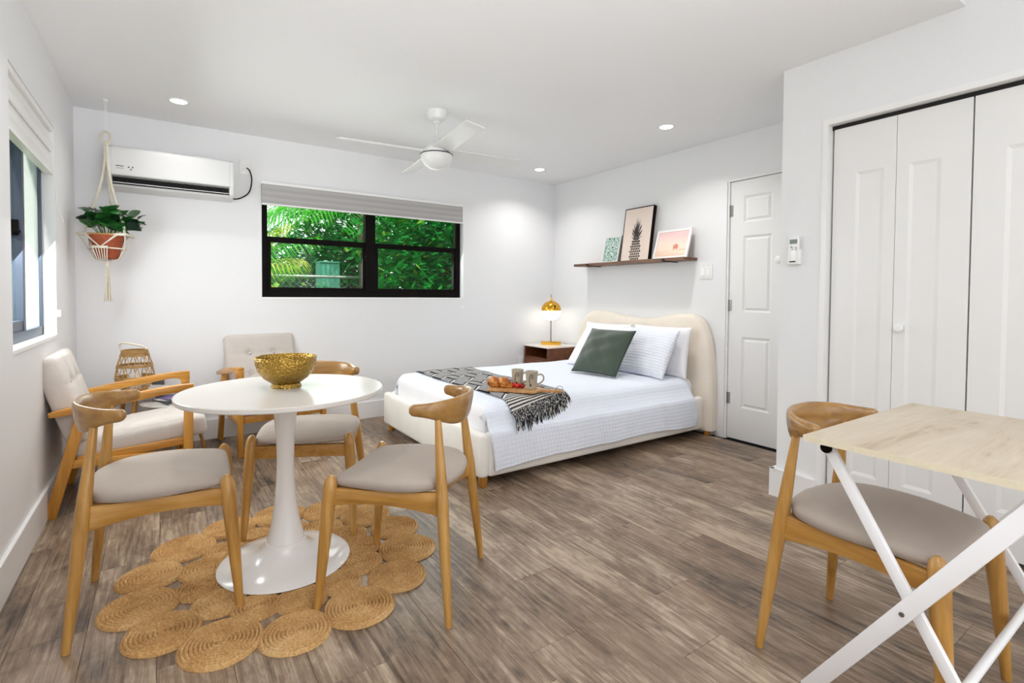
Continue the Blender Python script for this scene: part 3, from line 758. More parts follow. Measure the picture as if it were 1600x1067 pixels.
# ---------------------------------------------------------------- lounge armchairs
def armchair():
    root = empty('armchair')
    W = .288
    for sx in (-1, 1):
        x = sx*W
        # front leg and armrest in one sweep with an inner fillet
        MB().bar((x, .275, 0), (x, .285, .575), .034, .046, (0, 1, 0)).build('leg', M['wood_arm'], root, bevel=.006)
        MB().bar((x, -.305, 0), (x, -.165, .545), .034, .05, (0, 1, 0)).build('leg', M['wood_arm'], root, bevel=.006)
        prof = spline([(.309, .560), (.308, .612), (.300, .622), (.20, .617), (.05, .598), (-.12, .570), (-.29, .533), (-.300, .522), (-.285, .508), (-.12, .532), (.06, .558), (.17, .577), (.235, .580), (.258, .565), (.264, .54)], 42)
        mb = MB(); n = len(prof)
        for s_ in (-1, 1): mb.v += [(x+s_*(.026 if y < .27 else .02), y, z) for y, z in prof]
        mb.f = [tuple(range(n)), tuple(reversed(range(n, 2*n)))] + [(i, n+i, n+(i+1) % n, (i+1) % n) for i in range(n)]
        mb.build('armrest', M['wood_armx'], root, bevel=.005, angle=40)
        MB().bar((x, -.245, .262), (x, .278, .238), .024, .042).build('side_rail', M['wood_armx'], root, bevel=.003)
        MB().bar((x-sx*.012, -.20, .272), (x-sx*.012, .262, .305), .022, .04).build('seat_support', M['wood_armx'], root, bevel=.003)
    MB().bar((-W+.015, .272, .255), (W-.015, .272, .255), .05, .022, (0, 1, 0)).build('front_rail', M['wood_arm'], root, bevel=.003)
    MB().bar((-W+.015, -.235, .29), (W-.015, -.235, .29), .05, .022, (0, 1, 0)).build('back_rail', M['wood_arm'], root, bevel=.003)
    def tufts(cols, rows, lines, top):
        def f(q):
            if q.z > top-.03:
                dz = 0
                for a in cols:
                    for b in rows: dz += .016*math.exp(-((q.x-a)**2+(q.y-b)**2)/(2*.022**2))
                for a in cols: dz += .004*math.exp(-((q.x-a)/.008)**2)
                for b in rows: dz += .004*math.exp(-((q.y-b)/.008)**2)
                q = q+Vector((0, 0, -dz))
                q.z += .008*math.cos(q.x/.55*PI)*math.cos(q.y/.6*PI)
            return q
        return f
    cols = (-.09, .09)
    # seat cushion, slopes back
    Ms = Matrix.Translation((0, .075, .340)) @ Matrix.Rotation(R(7), 4, 'X')
    rows = (-.09, .11)
    st = rbox(.525, .60, .105, .028, 34, tufts(cols, rows, True, .0525)).xf(Ms).build('seat_cushion', M['armfab'], root, angle=60)
    for a in cols:
        for b in rows:
            MB().sphere((0, 0, 0), .0105, 10, 6, (1, 1, .5)).xf(Ms @ Matrix.Translation((a, b, .0455))).build('button', M['armfab'], st)
    Mb = Matrix.Translation((0, -.270, .575)) @ Matrix.Rotation(R(-19), 4, 'X') @ Matrix.Rotation(R(-90), 4, 'X') @ Matrix.Rotation(R(180), 4, 'Z')
    # after the rotations local z faces forward (+Y) and local y runs up the back
    rowsb = (-.085, .075)
    Mb = Matrix.Translation((0, -.262, .575)) @ Matrix.Rotation(R(17), 4, 'X') @ Matrix(((-1, 0, 0, 0), (0, 0, 1, 0), (0, 1, 0, 0), (0, 0, 0, 1)))
    bk = rbox(.515, .47, .10, .028, 34, tufts(cols, rowsb, True, .05)).xf(Mb).build('back_cushion', M['armfab'], root, angle=60)
    for a in cols:
        for b in rowsb:
            MB().sphere((0, 0, 0), .0105, 10, 6, (1, 1, .5)).xf(Mb @ Matrix.Translation((a, b, .043))).build('button', M['armfab'], bk)
    return root
ac0 = armchair(); index_kids()
ac1 = copy_tree(ac0)
ac0.location = (-.178, 3.632, 0); ac0.rotation_euler = (0, 0, face(1, 0)); tag(ac0, 'oat tufted wooden armchair under the left wall window', 'armchair', 'tufted wooden armchairs')
ac1.location = (.672, 4.215, 0); ac1.rotation_euler = (0, 0, face(.13, -1)); tag(ac1, 'oat tufted wooden armchair against the back wall behind the gold bowl', 'armchair', 'tufted wooden armchairs')

# ---------------------------------------------------------------- side tables in the corner
def side_table(x, y, r, h, leg_ang, mat, label):
    t = empty('side_table', (x, y, 0), 0, label, 'table')
    MB().lathe([(0, h-.018), (r-.012, h-.018), (r, h-.006), (r, h-.002), (r-.003, h), (0, h)], 44).build('tabletop', mat, t, angle=30)
    for k in range(3):
        a = leg_ang+2*PI*k/3; c, s_ = math.cos(a), math.sin(a)
        MB().tube([(c*(r+.03), s_*(r+.03), 0), (c*r*.55, s_*r*.55, h-.018)], (.009, .015), 12).build('leg', M['wood_arm'], t)
    return t
side_table(.050, 4.11, .195, .40, R(35), M['tulip_top'], 'low white round side table with three splayed wooden legs holding magazines')
side_table(-.145, 4.285, .20, .465, R(258), M['marble'], 'taller round side table in the corner holding the wicker lantern')
for i, (dx, dy, rz, mm, lab) in enumerate(((.02, -.01, 18, 'mag1', 'dark glossy magazine at the bottom of the pile on low side table'), (.05, .0, 40, 'paper', 'white magazine in the middle of the pile on low side table'), (.045, -.005, 28, 'mag2', 'violet magazine topmost of the pile on low side table'))):
    o = empty('magazine', (.05+dx, 4.11+dy, .4005+.0085*i), R(rz), lab, 'magazine', 'magazines on the low side table')
    MB().box(-.1, .1, -.135, .135, .0005, .0075).build('pages', M['paper'], o, smooth=False)
    MB().box(-.102, .102, -.137, .137, .0075, .008).box(-.102, .102, -.137, .137, 0, .0005).box(-.103, -.102, -.137, .137, 0, .008).build('cover', M[mm], o, smooth=False)
# wicker lantern
bx = empty('wicker_lantern', (-.172, 4.265, .466), 0, 'open woven rattan lantern basket with rope handle on corner side table', 'lantern')
bx.scale = (.80, .80, .80)
prof = lambda z: spline([(.085, 0), (.125, .045), (.142, .10), (.136, .17), (.122, .23), (.108, .29), (.094, .345)], 60)
pr = spline([(.080, 0), (.118, .05), (.137, .105), (.132, .17), (.120, .23), (.104, .29), (.088, .345)], 69)
def rad(z):
    k = min(68, max(0, z/.345*69)); i = int(k); u = k-i; return pr[i][0]*(1-u)+pr[min(i+1, 69)][0]*u
wv = MB()
def band(z0, z1):
    z = z0
    i = 0
    while z <= z1:
        pts = []
        for k in range(49):
            a = 2*PI*k/48; rr = rad(z)+.003*math.sin(a*12+PI*i); pts.append((rr*math.cos(a), rr*math.sin(a), z))
        wv.tube(pts, .0042, 5, cap=False); z += .0078; i += 1
for z0, z1 in ((0.004, .03), (.085, .125), (.205, .228), (.298, .345)): band(z0, z1)
wv.build('woven_band', M['rattan_dark'], bx)
st = MB()
for (z0, z1) in ((.028, .088), (.122, .208), (.226, .30)):
    for k in range(20):
        a = 2*PI*k/20; b = a+2*PI/40*(1 if k % 2 else -1)
        st.tube([(rad(z0)*math.cos(a), rad(z0)*math.sin(a), z0), (rad(z1)*math.cos(b), rad(z1)*math.sin(b), z1)], .0035, 5)
st.build('lattice_strut', M['rattan'], bx)
MB().lathe([(0, .002), (.078, .002), (.08, .008), (0, .008)], 28).build('base', M['rattan_dark'], bx)
hp = spline([(-.088, .02, .335), (-.100, .02, .375), (-.100, .01, .402), (-.07, 0, .410), (0, -.01, .392), (.05, -.02, .378), (.086, -.02, .352)], 24)
MB().tube(hp, [.0095+.0015*math.sin(i*2.2) for i in range(25)], 9).build('handle', M['rope'], bx)
MB().lathe([(0, .009), (.045, .009), (.045, .14), (0, .14)], 20).build('candle', M['paper'], bx)

# ---------------------------------------------------------------- bed
bed = empty('bed', (2.6, 3.29, 0), 0, 'cream upholstered double bed with wavy arched headboard and wooden feet', 'bed')
bed.location = (0, 0, 0)
B0, B1, BYA, BYB = 1.503, 3.60, 2.502, 4.085
def ubox(x0, x1, y0, y1, z0, z1, r, n=8): return rbox(x1-x0, y1-y0, z1-z0, r, n).xf(Matrix.Translation(((x0+x1)/2, (y0+y1)/2, (z0+z1)/2)))
ubox(B0, B0+.075, BYA, BYB, .055, .318, .03).build('footboard', M['bedfab'], bed, angle=60)
ubox(B0+.06, 3.62, BYA, BYA+.07, .055, .318, .028).build('side_rail', M['bedfab'], bed, angle=60)
ubox(B0+.06, 3.62, BYB-.07, BYB, .055, .318, .028).build('side_rail', M['bedfab'], bed, angle=60)
MB().box(B0+.06, 3.61, BYA+.06, BYB-.06, .12, .20).build('slat_base', M['bedfab'], bed, smooth=False)
for (x, y) in ((1.545, 2.54), (1.56, 4.03), (3.66, 2.50), (3.63, 4.03)):
    MB().lathe([(.023, 0), (.026, .004), (.029, .058), (0, .058)], 18, (x, y, 0)).build('foot', M['wood_arm'], bed)
hb = spline([(2.436, .045), (2.436, .25), (2.446, .50), (2.470, .70), (2.525, .88), (2.60, .958), (2.70, .985), (2.80, .978), (2.95, .950), (3.12, .930), (3.29, .928), (3.45, .945), (3.58, .968), (3.70, .982), (3.83, .972), (3.94, .915), (4.02, .80), (4.07, .60), (4.09, .30), (4.09, .045)], 76)
def headboard():
    mb = MB(); cyc = (3.27, .5); n = len(hb); rings = []
    for (ins, x) in ((0, 3.703), (0, 3.645), (.010, 3.628), (.028, 3.618), (.06, 3.614)):
        ring = []
        for i, (y, z) in enumerate(hb):
            a = hb[max(i-1, 0)]; b = hb[min(i+1, n-1)]; d = Vector((b[0]-a[0], b[1]-a[1])).normalized(); nr = Vector((-d.y, d.x))
            c = Vector((y, z))-nr*ins
            if i in (0, n-1): c.y = z
            ring.append((x, c.x, c.y))
        rings.append(ring)
    mb.v = [v for r in rings for v in r]
    for k in range(len(rings)-1):
        for i in range(n-1): a = k*n+i; mb.f.append((a, a+1, a+1+n, a+n))
    mb.f.append(tuple(range(n))); mb.f.append(tuple((len(rings)-1)*n+i for i in range(n))); return mb
headboard().build('headboard', M['headfab'], bed, angle=50)
mt = ubox(1.578, 3.612, 2.585, 4.00, .201, .463, .07, 12).build('mattress', M['sheet'], angle=60, label='white sheeted mattress on the cream upholstered bed under the coverlet', category='mattress')

def uv_grid(name, fn, uvfn, nu, nv, mat, parent=None, thick=0.0, **tags):
    mb = MB().grid(fn, nu, nv); me = bpy.data.meshes.new(name); me.from_pydata(mb.v, [], mb.f); uv = me.uv_layers.new(name='UVMap')
    uvs = [uvfn(i/nu, j/nv) for i in range(nu+1) for j in range(nv+1)]
    for p in me.polygons:
        for li in p.loop_indices: uv.data[li].uv = uvs[me.loops[li].vertex_index]
    me.polygons.foreach_set('use_smooth', [True]*len(me.polygons)); me.materials.append(mat)
    o = bpy.data.objects.new(name, me); COL.objects.link(o)
    if parent: o.parent = parent
    if thick:
        md = o.modifiers.new('thickness', 'SOLIDIFY'); md.thickness = thick; md.offset = 1
    for k, v in tags.items(): o[k] = v
    return o
# coverlet: cross-section across the bed (arc length -> y,z), near side hangs over the rail
QZ = .470
sec = [(4.008, .33), (4.012, .42), (3.99, .455), (3.94, QZ), (3.6, QZ+.004), (3.2, QZ+.004), (2.8, QZ+.003), (2.66, QZ), (2.605, .458), (2.570, .43), (2.548, .385), (2.520, .345), (2.494, .315), (2.486, .27), (2.482, .20), (2.478, .112)]
secs = spline(sec, 120); L = [0]
for a, b in zip(secs, secs[1:]): L.append(L[-1]+math.hypot(b[0]-a[0], b[1]-a[1]))
def sec_at(v):
    k = v*120; i = min(int(k), 119); u = k-i; a, b = secs[i], secs[i+1]
    return a[0]*(1-u)+b[0]*u, a[1]*(1-u)+b[1]*u, L[i]*(1-u)+L[i+1]*u
def foot_drop(x): # coverlet rolls down towards the footboard
    t = max(0, (1.66-x)/.085); t = min(t, 1); return .13*(1-math.sqrt(max(0, 1-t*t)))
def q_pt(u, v):
    y, z, l = sec_at(v); x = 1.580+u*(3.50-1.580); hang = max(0, min(1, (.42-z)/.1)) if y < 2.6 else 0
    if y > 2.57: z -= foot_drop(x)*(1-hang)
    if hang > 0:
        w_ = math.sin(x*9+.5)*.007+math.sin(x*21+1)*.003
        y -= abs(w_)*hang*(.4+.9*(.32-z)/.2) if z < .32 else 0
        if z < .3: z += (math.sin(x*7)*.006+.012*math.sin(x*2.3+2))*(.3-z)/.19
        c = max(0, (x-3.42)/.08); z += .0*c
        x += .012*math.sin(z*14)*hang
        x -= .035*max(0, (.15-z)/.05)*max(0, (x-3.35)/.15)
    z += .0025*math.sin(x*11+y*5)*math.sin(y*13)
    return (x, y, z+.002)
uv_grid('quilt', q_pt, lambda u, v: (u*1.92, sec_at(v)[2]), 90, 130, M['quilt'], None, .006, label='white square-stitched coverlet spread over the bed and hanging down its side', category='quilt')
# smooth white top sheet folded over the foot end
def s_pt(u, v):
    y, z, l = sec_at(.012+v*(.70-.012)); x = 1.574+u*.30
    return (x, y, z-foot_drop(x)+.012*(1-u*.25)-.0)
# throw
TW0, TW1 = 1.745, 2.235
def t_path(v):      # v from near (fringe) end to the far edge
    return 3.985-(3.985-2.49)*(1-v)
def t_pt(u, v):
    x = TW0+(TW1-TW0)*u+.03*(1-v)*0; y0 = 2.585+v*(3.985-2.585)
    s_ = (1-v)
    y = y0; zz = QZ+.004
    d = max(0, 2.66-y0)
    near = 2.500+ .06*u + (v*1.55)
    y = 2.535+.085*u+v*(3.975-2.535-.085*u)
    if y < 2.66:
        t = (2.66-y)/.14; z = QZ+.002-.085*t*t
    else: z = QZ+.004
    if y > 3.94: z -= (y-3.94)*.3
    z += .011+.0035*math.sin(x*34+y*9)*math.sin(y*11)
    x += .012*math.sin(y*5.0)
    return (x, y, z)
th = uv_grid('throw_blanket', t_pt, lambda u, v: (u*.49, v*1.42), 40, 100, M['throw'], None, .005, label='black and white woven throw with fringe across the foot of bed', category='throw')
fr = MB(); rf = random.Random(11)
for k in range(96):
    u = k/95; p = Vector(t_pt(u, 0)); ln = .10+rf.uniform(-.02, .03); sx = rf.uniform(-.025, .035)
    pts = [p+Vector((0, .004, .004)), p+Vector((sx*.3, -.022, -.012)), p+Vector((sx*.6, -.048, -.045)), p+Vector((sx, -.060+rf.uniform(-.012, .004), -ln))]
    fr.tube([tuple(q) for q in spline([tuple(q) for q in pts], 6)], [.0042, .0046, .0046, .0044, .0042, .004, .0025], 5)
fo = fr.build('fringe', M['fringe'], th); fo['kind'] = 'stuff'

# pillows
def pillow(w_, h_, t_, wv_=0.0, flange=0.0, seed=1, n=26):
    r_ = random.Random(seed); ph = [r_.uniform(0, 6.28) for _ in range(6)]
    mb = MB()
    for sgn in (1, -1):
        o = len(mb.v)
        for i in range(n+1):
            for j in range(n+1):
                u = math.sin((i/n-.5)*PI); v = math.sin((j/n-.5)*PI)
                x = w_/2*u*(1-.055*(1-v*v)); y = h_/2*v*(1-.055*(1-u*u))
                z = t_/2*max(0, (1-u*u)*(1-v*v))**.40
                if wv_: z += wv_*(math.sin(u*7+v*3+ph[0])+math.sin(v*9-u*4+ph[1])+.7*math.sin(u*15+v*11+ph[2]))*(1-u*u)*(1-v*v)
                mb.v.append((x, y, sgn*z+sgn*.0))
        for i in range(n):
            for j in range(n):
                a = o+i*(n+1)+j; mb.f.append((a, a+n+1, a+n+2, a+1))
    return mb
def basis(c, wvec, uvec):
    x = Vector(wvec).normalized(); y = Vector(uvec); y = (y-x*y.dot(x)).normalized(); z = x.cross(y)
    return Matrix(((x.x, y.x, z.x, c[0]), (x.y, y.y, z.y, c[1]), (x.z, y.z, z.z, c[2]), (0, 0, 0, 1)))
def put_pillow(name, mb, Mx, mat, label, cat='pillow', uv=False):
    o = mb.build(name, mat, angle=70); o.matrix_world = Mx; tag(o, label, cat)
    return o
t_quiltp = NT('quilted_sham', 0.9, 0, 0.2); t_quiltp.col(lin(236, 239, 248)); sx_ = t_quiltp.n('ShaderNodeSeparateXYZ'); t_quiltp.l(t_quiltp.coord(), sx_.inputs[0])
kq = PI/.024
hq = t_quiltp.math('POWER', t_quiltp.math('MULTIPLY', t_quiltp.math('ABSOLUTE', t_quiltp.math('SINE', t_quiltp.math('MULTIPLY', sx_.outputs[0], kq*.45))), t_quiltp.math('ABSOLUTE', t_quiltp.math('SINE', t_quiltp.math('MULTIPLY', sx_.outputs[1], kq)))), .5)
t_quiltp.bump(hq, .6, .008); M['sham'] = t_quiltp.m
put_pillow('pillow', pillow(.60, .42, .15, .003, 0, 2), basis((3.50, 2.865, .672), (0, -1, 0), (.17, 0, 1)), M['sheet'], 'plain white pillow at the back right against the headboard')
put_pillow('quilted_pillow', pillow(.60, .43, .16, .004, 0, 3), basis((3.345, 2.90, .665), (-.06, -1, 0), (.52, 0, 1)), M['sham'], 'white quilted pillow sham leaning at the right of the bed')
put_pillow('pillow', pillow(.60, .45, .15, .003, 0, 4), basis((3.30, 3.39, .665), (-.05, -1, 0), (.72, 0, 1)), M['sheet'], 'smooth white pillow reclining at the left near the lamp')
put_pillow('pillow', pillow(.60, .42, .15, .003, 0, 7), basis((3.50, 3.50, .665), (0, -1, 0), (.17, 0, 1)), M['sheet'], 'plain white pillow mostly hidden behind the reclining left pillow')
gx = (Vector((2.942, 2.835, .49))-Vector((2.879, 3.231, .49))); gu = Vector((.27, .05, .34))
gc = Vector((3.035, 3.062, .668))
g = put_pillow('cushion', pillow(.44, .44, .17, .007, 0, 5), basis(gc, gx, gu), M['green'], 'sage green velvet cushion leaning in front of the white pillows', 'cushion')
pp = []
for i in range(121):
    s_ = i/120*4; k = int(s_) % 4; u = (s_-int(s_))*2-1
    if k == 0: a, b = u, -1
    elif k == 1: a, b = 1, u
    elif k == 2: a, b = -u, 1
    else: a, b = -1, -u
    pp.append((.222*a*(1-.055*(1-b*b)), .222*b*(1-.055*(1-a*a)), 0))
MB().tube(pp, .0045, 6).build('piping', M['greenpipe'], g)

# breakfast board on the throw
ZB = QZ+.0245
bd_ang = math.atan2(2.62-2.90, 2.03-1.79)
tr = empty('serving_board', (1.945, 2.775, ZB), bd_ang, 'acacia paddle serving board carrying breakfast on the woven throw', 'tray')
poly = [(-.175, -.085), (-.165, -.095), (.13, -.095), (.155, -.08), (.165, -.045), (.19, -.018), (.30, -.014), (.31, 0), (.30, .014), (.19, .018), (.165, .045), (.155, .08), (.13, .095), (-.165, .095), (-.175, .085)]
MB().prism(poly, 0, .016).build('board', M['board'], tr, smooth=False, bevel=.003)
MB().tube([(.295+.022*math.cos(a/10*2*PI), .002, .026+.018*math.sin(a/10*2*PI)) for a in range(11)], .0016, 6).build('leather_loop', M['brown_leather'], tr)
ZP = ZB+.0163
def mug(label, x, y, rz):
    o = empty('mug', (x, y, ZP), rz, label, 'mug', 'speckled mugs on the board')
    MB().lathe([(0, 0), (.030, 0), (.033, .003), (.036, .04), (.0415, .112), (.0425, .118), (.041, .119), (.0395, .116), (.034, .04), (.030, .008), (0, .007)], 32).build('cup', M['ceramic'], o)
    MB().tube(spline([(.040, 0, .092), (.062, 0, .098), (.078, 0, .082), (.074, 0, .055), (.036, 0, .026)], 16), .0055, 8).build('handle', M['ceramic'], o)
    # painted line-drawn face on the side turned to the camera
    dr = MB()
    def onmug(th, z): r_ = .0368+(z-.04)*.0764+.0004; return (r_*math.cos(th), r_*math.sin(th), z)
    a0 = R(-84)
    for st_ in ([(-.55, .045), (-.52, .075), (-.40, .095), (-.1, .1), (.15, .094)], [(-.28, .080), (-.2, .077), (-.12, .080)], [(.02, .080), (.1, .077), (.16, .080)], [(-.1, .07), (-.06, .066)], [(-.2, .088), (.1, .086)]):
        dr.tube([onmug(a0+a, z) for a, z in spline(st_, 8)], .0021, 5)
    for (a, z) in ((-.45, .028), (-.35, .034), (-.28, .026), (-.4, .02)):
        dr.tube([onmug(a0+a, z), onmug(a0+a+.06, z+.008)], .0028, 5)
    dr.build('drawn_face', M['ink'], o)
mug('speckled grey mug with line-drawn face, left of the pair on the board', 1.975, 2.80, R(-35))
mug('speckled grey mug with line-drawn face, right one beside the board handle', 2.008, 2.685, R(-35))
def croissant(label, x, y, rz):
    o = empty('croissant', (x, y, ZP), rz, label, 'croissant', 'croissants on the board'); mb = MB(); pts, rs = [], []
    for i in range(57):
        t = i/56*2-1; a = t*1.15
        pts.append((.052*math.sin(a), .052*(1-math.cos(a))-.015, .0)); base = .027*(1-abs(t)**1.7)+.005
        rs.append(base*(1+.24*math.sin(abs(t)*19+1.2)))
    pts = [(p[0], p[1], max(rs[i]*.85, .006)) for i, p in enumerate(pts)]
    mb.tube(pts, rs, 12).build('crust', M['croissant'], o, angle=70)
croissant('golden croissant at the left end of the serving board', 1.855, 2.895, R(-60))
croissant('golden croissant beside the tomatoes on the serving board', 1.900, 2.838, R(-75))
def tomato(label, x, y, m):
    o = empty('tomato', (x, y, ZP), 0, label, 'tomato', 'cherry tomatoes on the board')
    MB().sphere((0, 0, .0165), .0175, 18, 12, (1, 1, .94)).build('fruit', m, o)
    c = MB()
    for k in range(5): a = k*2*PI/5; c.tube([(0, 0, .033), (.008*math.cos(a), .008*math.sin(a), .034)], (.0015, .0005), 5)
    c.build('calyx', M['glassgreen'], o)
tomato('bright red cherry tomato in front of the left mug', 1.950, 2.765, M['tomato'])
tomato('dark red cherry tomato between the two mugs', 1.972, 2.738, M['tomato2'])
tomato('small red cherry tomato tucked against the croissant', 1.940, 2.80, M['tomato'])

# ---------------------------------------------------------------- nightstand and lamp
NX0, NY0, NY1, NZ = 3.275, 4.10, 4.515, .595
ns = empty('nightstand', (0, 0, 0), 0, 'walnut nightstand with open cubby, drawer and pale marble top', 'nightstand')
MB().box(NX0, 3.69, NY0, NY0+.02, .08, NZ-.016).box(NX0, 3.69, NY1-.02, NY1, .08, NZ-.016).box(NX0, 3.69, NY0+.02, NY1-.02, .08, .1).box(NX0+.01, 3.69, NY0+.02, NY1-.02, .455, .47).box(3.67, 3.69, NY0+.02, NY1-.02, .1, NZ-.016).build('cabinet', M['walnut'], ns, smooth=False)
MB().box(NX0-.006, 3.692, NY0-.004, NY1+.004, NZ-.015, NZ).build('top', M['marble'], ns, smooth=False, bevel=.002)
MB().box(NX0-.002, NX0+.016, NY0+.022, NY1-.022, .285, .453).box(NX0+.016, 3.6, NY0+.03, NY1-.03, .29, .40).build('drawer', M['walnut'], ns, smooth=False, bevel=.001)
MB().box(NX0-.002, NX0+.016, NY0+.022, NY1-.022, .104, .28).build('drawer', M['walnut'], ns, smooth=False, bevel=.001)
for (x, y) in ((NX0+.03, NY0+.03), (NX0+.03, NY1-.03), (3.66, NY0+.03), (3.66, NY1-.03)):
    MB().tube([(x, y, 0), (x, y, .081)], (.011, .015), 12).build('leg', M['walnut'], ns)
lp = empty('table_lamp', (3.50, 4.335, NZ+.0005), R(-34), 'brass globe table lamp with lit opal lower half on the nightstand', 'lamp')
MB().box(-.105, .105, -.055, .055, 0, .035).build('base', M['brass'], lp, smooth=False, bevel=.002)
MB().tube(spline([(.0, 0.0, .03), (.0, 0.0, .30), (0, .0, .42), (-.0, .008, .5), (0, 0, .545), (0, -.006, .50), (0, -.006, .47)], 26), .0065, 10).build('pole', M['steelpole'], lp)
gz, gr = .372, .108
hem = [(gr*math.cos(a), gz+gr*math.sin(a)) for a in [PI/2*i/14 for i in range(15)]]
MB().lathe([(gr+.001, gz-.002)]+[(r_+.001, z) for r_, z in hem]+[(.012, gz+gr), (.012, gz+gr+.03), (0, gz+gr+.03)], 36, (-.0, -.006, 0)).build('shade_cap', M['brass'], lp, angle=50)
MB().lathe([(gr*math.cos(a), gz+gr*math.sin(a)) for a in [-PI/2+PI/2*i/14 for i in range(15)]], 36, (0, -.006, 0)).build('glass_globe', M['bulbglass'], lp, angle=50)

# ---------------------------------------------------------------- shelf with prints
sh = empty('wall_shelf', (0, 0, 0), 0, 'dark walnut floating shelf with black brackets on the right wall', 'shelf')
SZ = 1.432
MB().box(3.53, XR-.001, 2.652, 4.005, SZ, SZ+.024).build('board', M['walnut_dark'], sh, smooth=False, bevel=.002)
for y in (2.86, 3.80): MB().box(3.527, XR-.002, y-.014, y+.014, SZ-.006, SZ).box(3.525, 3.53, y-.014, y+.014, SZ-.006, SZ+.02).build('bracket', M['steel_dark'], sh, smooth=False)
def frame_pic(label, yc, w_, h_, bar, depth, fm, pm, x0, lean, glass=False):
    # local: origin bottom centre, local x = along -Y world, local z up, front faces -X
    o = empty('picture_frame', (x0, yc, SZ+.0245), 0, label, 'picture', 'framed prints on the wall shelf'); o.rotation_euler = (0, lean, 0)
    d = depth
    f = MB().box(0, d, -w_/2, -w_/2+bar, 0, h_).box(0, d, w_/2-bar, w_/2, 0, h_).box(0, d, -w_/2+bar, w_/2-bar, 0, bar).box(0, d, -w_/2+bar, w_/2-bar, h_-bar, h_)
    f.build('frame', fm, o, smooth=False, bevel=.0012)
    pr_ = MB().box(.004 if bar > .008 else .002, d-.002, -w_/2+bar, w_/2-bar, bar, h_-bar).build('print', pm, o, smooth=False)
    return o, pr_
f1, _ = frame_pic('small white framed print of teal leaves, left on the shelf', 3.585, .215, .27, .013, .014, M['trim'], M['print_leaves'], 3.615, R(13))
f2, p2 = frame_pic('tall black framed pineapple print in the middle of the shelf', 3.245, .345, .505, .007, .036, M['black'], M['print_blush'], 3.590, R(8.5))
# pineapple drawing, flat print
pn = MB(); xs = .0015
def fl(poly): pn.add([(xs, -y, z) for y, z in poly], [tuple(range(len(poly)))])
cyp = .0
for r_ in range(9):            # diamond scales of the fruit
    zc = .018+r_*.0235; hwid = .068*math.sqrt(max(.12, 1-((zc-.07)/.16)**2))
    nn = 6 if r_ % 2 else 5
    for k in range(nn):
        yc = cyp+(k-(nn-1)/2)*hwid*2/6
        fl([(yc-.0112, zc), (yc, zc-.0145), (yc+.0112, zc), (yc, zc+.0145)])
for k in range(19):            # crown leaves
    a = (k-9)/9; base_z = .205+.02*(1-abs(a)); ln = .06+.13*(1-abs(a))*(.8+.2*math.cos(k*2.1)); lean_ = a*1.0
    y0 = cyp+a*.028; zc = base_z+(k % 3)*.02
    tipy, tipz = y0+math.sin(lean_)*ln*.75, zc+math.cos(lean_)*ln
    fl([(y0-.008, zc), (y0+.008, zc), ((y0*.4+tipy*.6)+.006, zc*.4+tipz*.6), (tipy, tipz)])
pn.build('pineapple_drawing', M['print_ink'], p2, smooth=False)
f3, p3 = frame_pic('white framed print of a beach hut under pink sky, right on the shelf', 2.842, .355, .265, .020, .016, M['trim'], M['print_sky'], 3.578, R(17))
hu = MB(); q = lambda y0, y1, z0, z1: hu.add([(.0015+.002, -y0, z0), (.0015+.002, -y1, z0), (.0015+.002, -y1, z1), (.0015+.002, -y0, z1)], [(0, 1, 2, 3)])
q(.02, .07, .085, .115); q(.015, .075, .115, .119); q(.025, .03, .068, .085); q(.06, .065, .068, .085); q(.042, .046, .068, .085); q(.035, .055, .119, .13); q(.07, .15, .072, .076); q(-.15, .0, .068, .070)
hu.build('beach_hut_drawing', M['print_hut'], p3, smooth=False)

# ---------------------------------------------------------------- wall fittings
sw = empty('light_switch', (XR, 2.564, 1.333), 0, 'white double light switch plate between shelf and narrow door', 'switch')
rbox(.006, .115, .118, .0025, 2).xf(Matrix.Translation((-.003, 0, 0))).build('plate', M['white_plastic'], sw)
for y in (-.024, .024): rbox(.008, .034, .066, .002, 2).xf(Matrix.Translation((-.0055, y, 0))).build('rocker', M['trim'], sw)
for y in (-.024, .024):
    for z in (-.05, .05): MB().lathe([(0, 0), (.0028, 0), (.0028, .001), (0, .001)], 8).xf(Matrix.Translation((-.006, y, z)) @ Matrix.Rotation(R(-90), 4, 'Y')).build('screw', M['grey_key'], sw)
def outlet(name, label, x, z, m):
    o = empty(name, (x, YB, z), 0, label, 'outlet'); rbox(.075, .006, .118, .0025, 2).xf(Matrix.Translation((0, -.003, 0))).build('plate', m, o)
    for dz in (-.022, .022): rbox(.034, .007, .030, .003, 2).xf(Matrix.Translation((0, -.0045, dz))).build('socket', M['trim'] if m != M['greyplate'] else m, o)
    return o
outlet('wall_outlet', 'white wall outlet beside the walnut nightstand', 3.245, .41, M['white_plastic'])
outlet('wall_outlet', 'grey wall outlet behind the wicker lantern', -.045, .465, M['greyplate'])
oa = outlet('wall_outlet', 'white wall outlet high on back wall fed by air conditioner cord', .535, 2.135, M['white_plastic'])
rm = empty('remote_control', (XC, 1.435, 1.383), 0, 'white air conditioner remote in wall holder beside the closet doors', 'remote')
rbox(.018, .056, .15, .008, 3).xf(Matrix.Translation((-.022, 0, .003))).build('handset', M['white_plastic'], rm)
rbox(.030, .064, .085, .006, 3).xf(Matrix.Translation((-.0155, 0, -.033))).build('holder', M['white_plastic'], rm)
MB().box(-.0318, -.0305, -.02, .02, .038, .062).build('display', M['lcd'], rm, smooth=False)
k = MB().box(-.0322, -.0308, -.004+.012, .004+.012, .018, .026)
for a in range(2):
    for b in range(2): k.box(-.0318, -.0306, -.014+a*.018-.004, -.014+a*.018+.006, .0145-b*.01, .0195-b*.01)
k.build('button', M['grey_key'], rm, smooth=False)
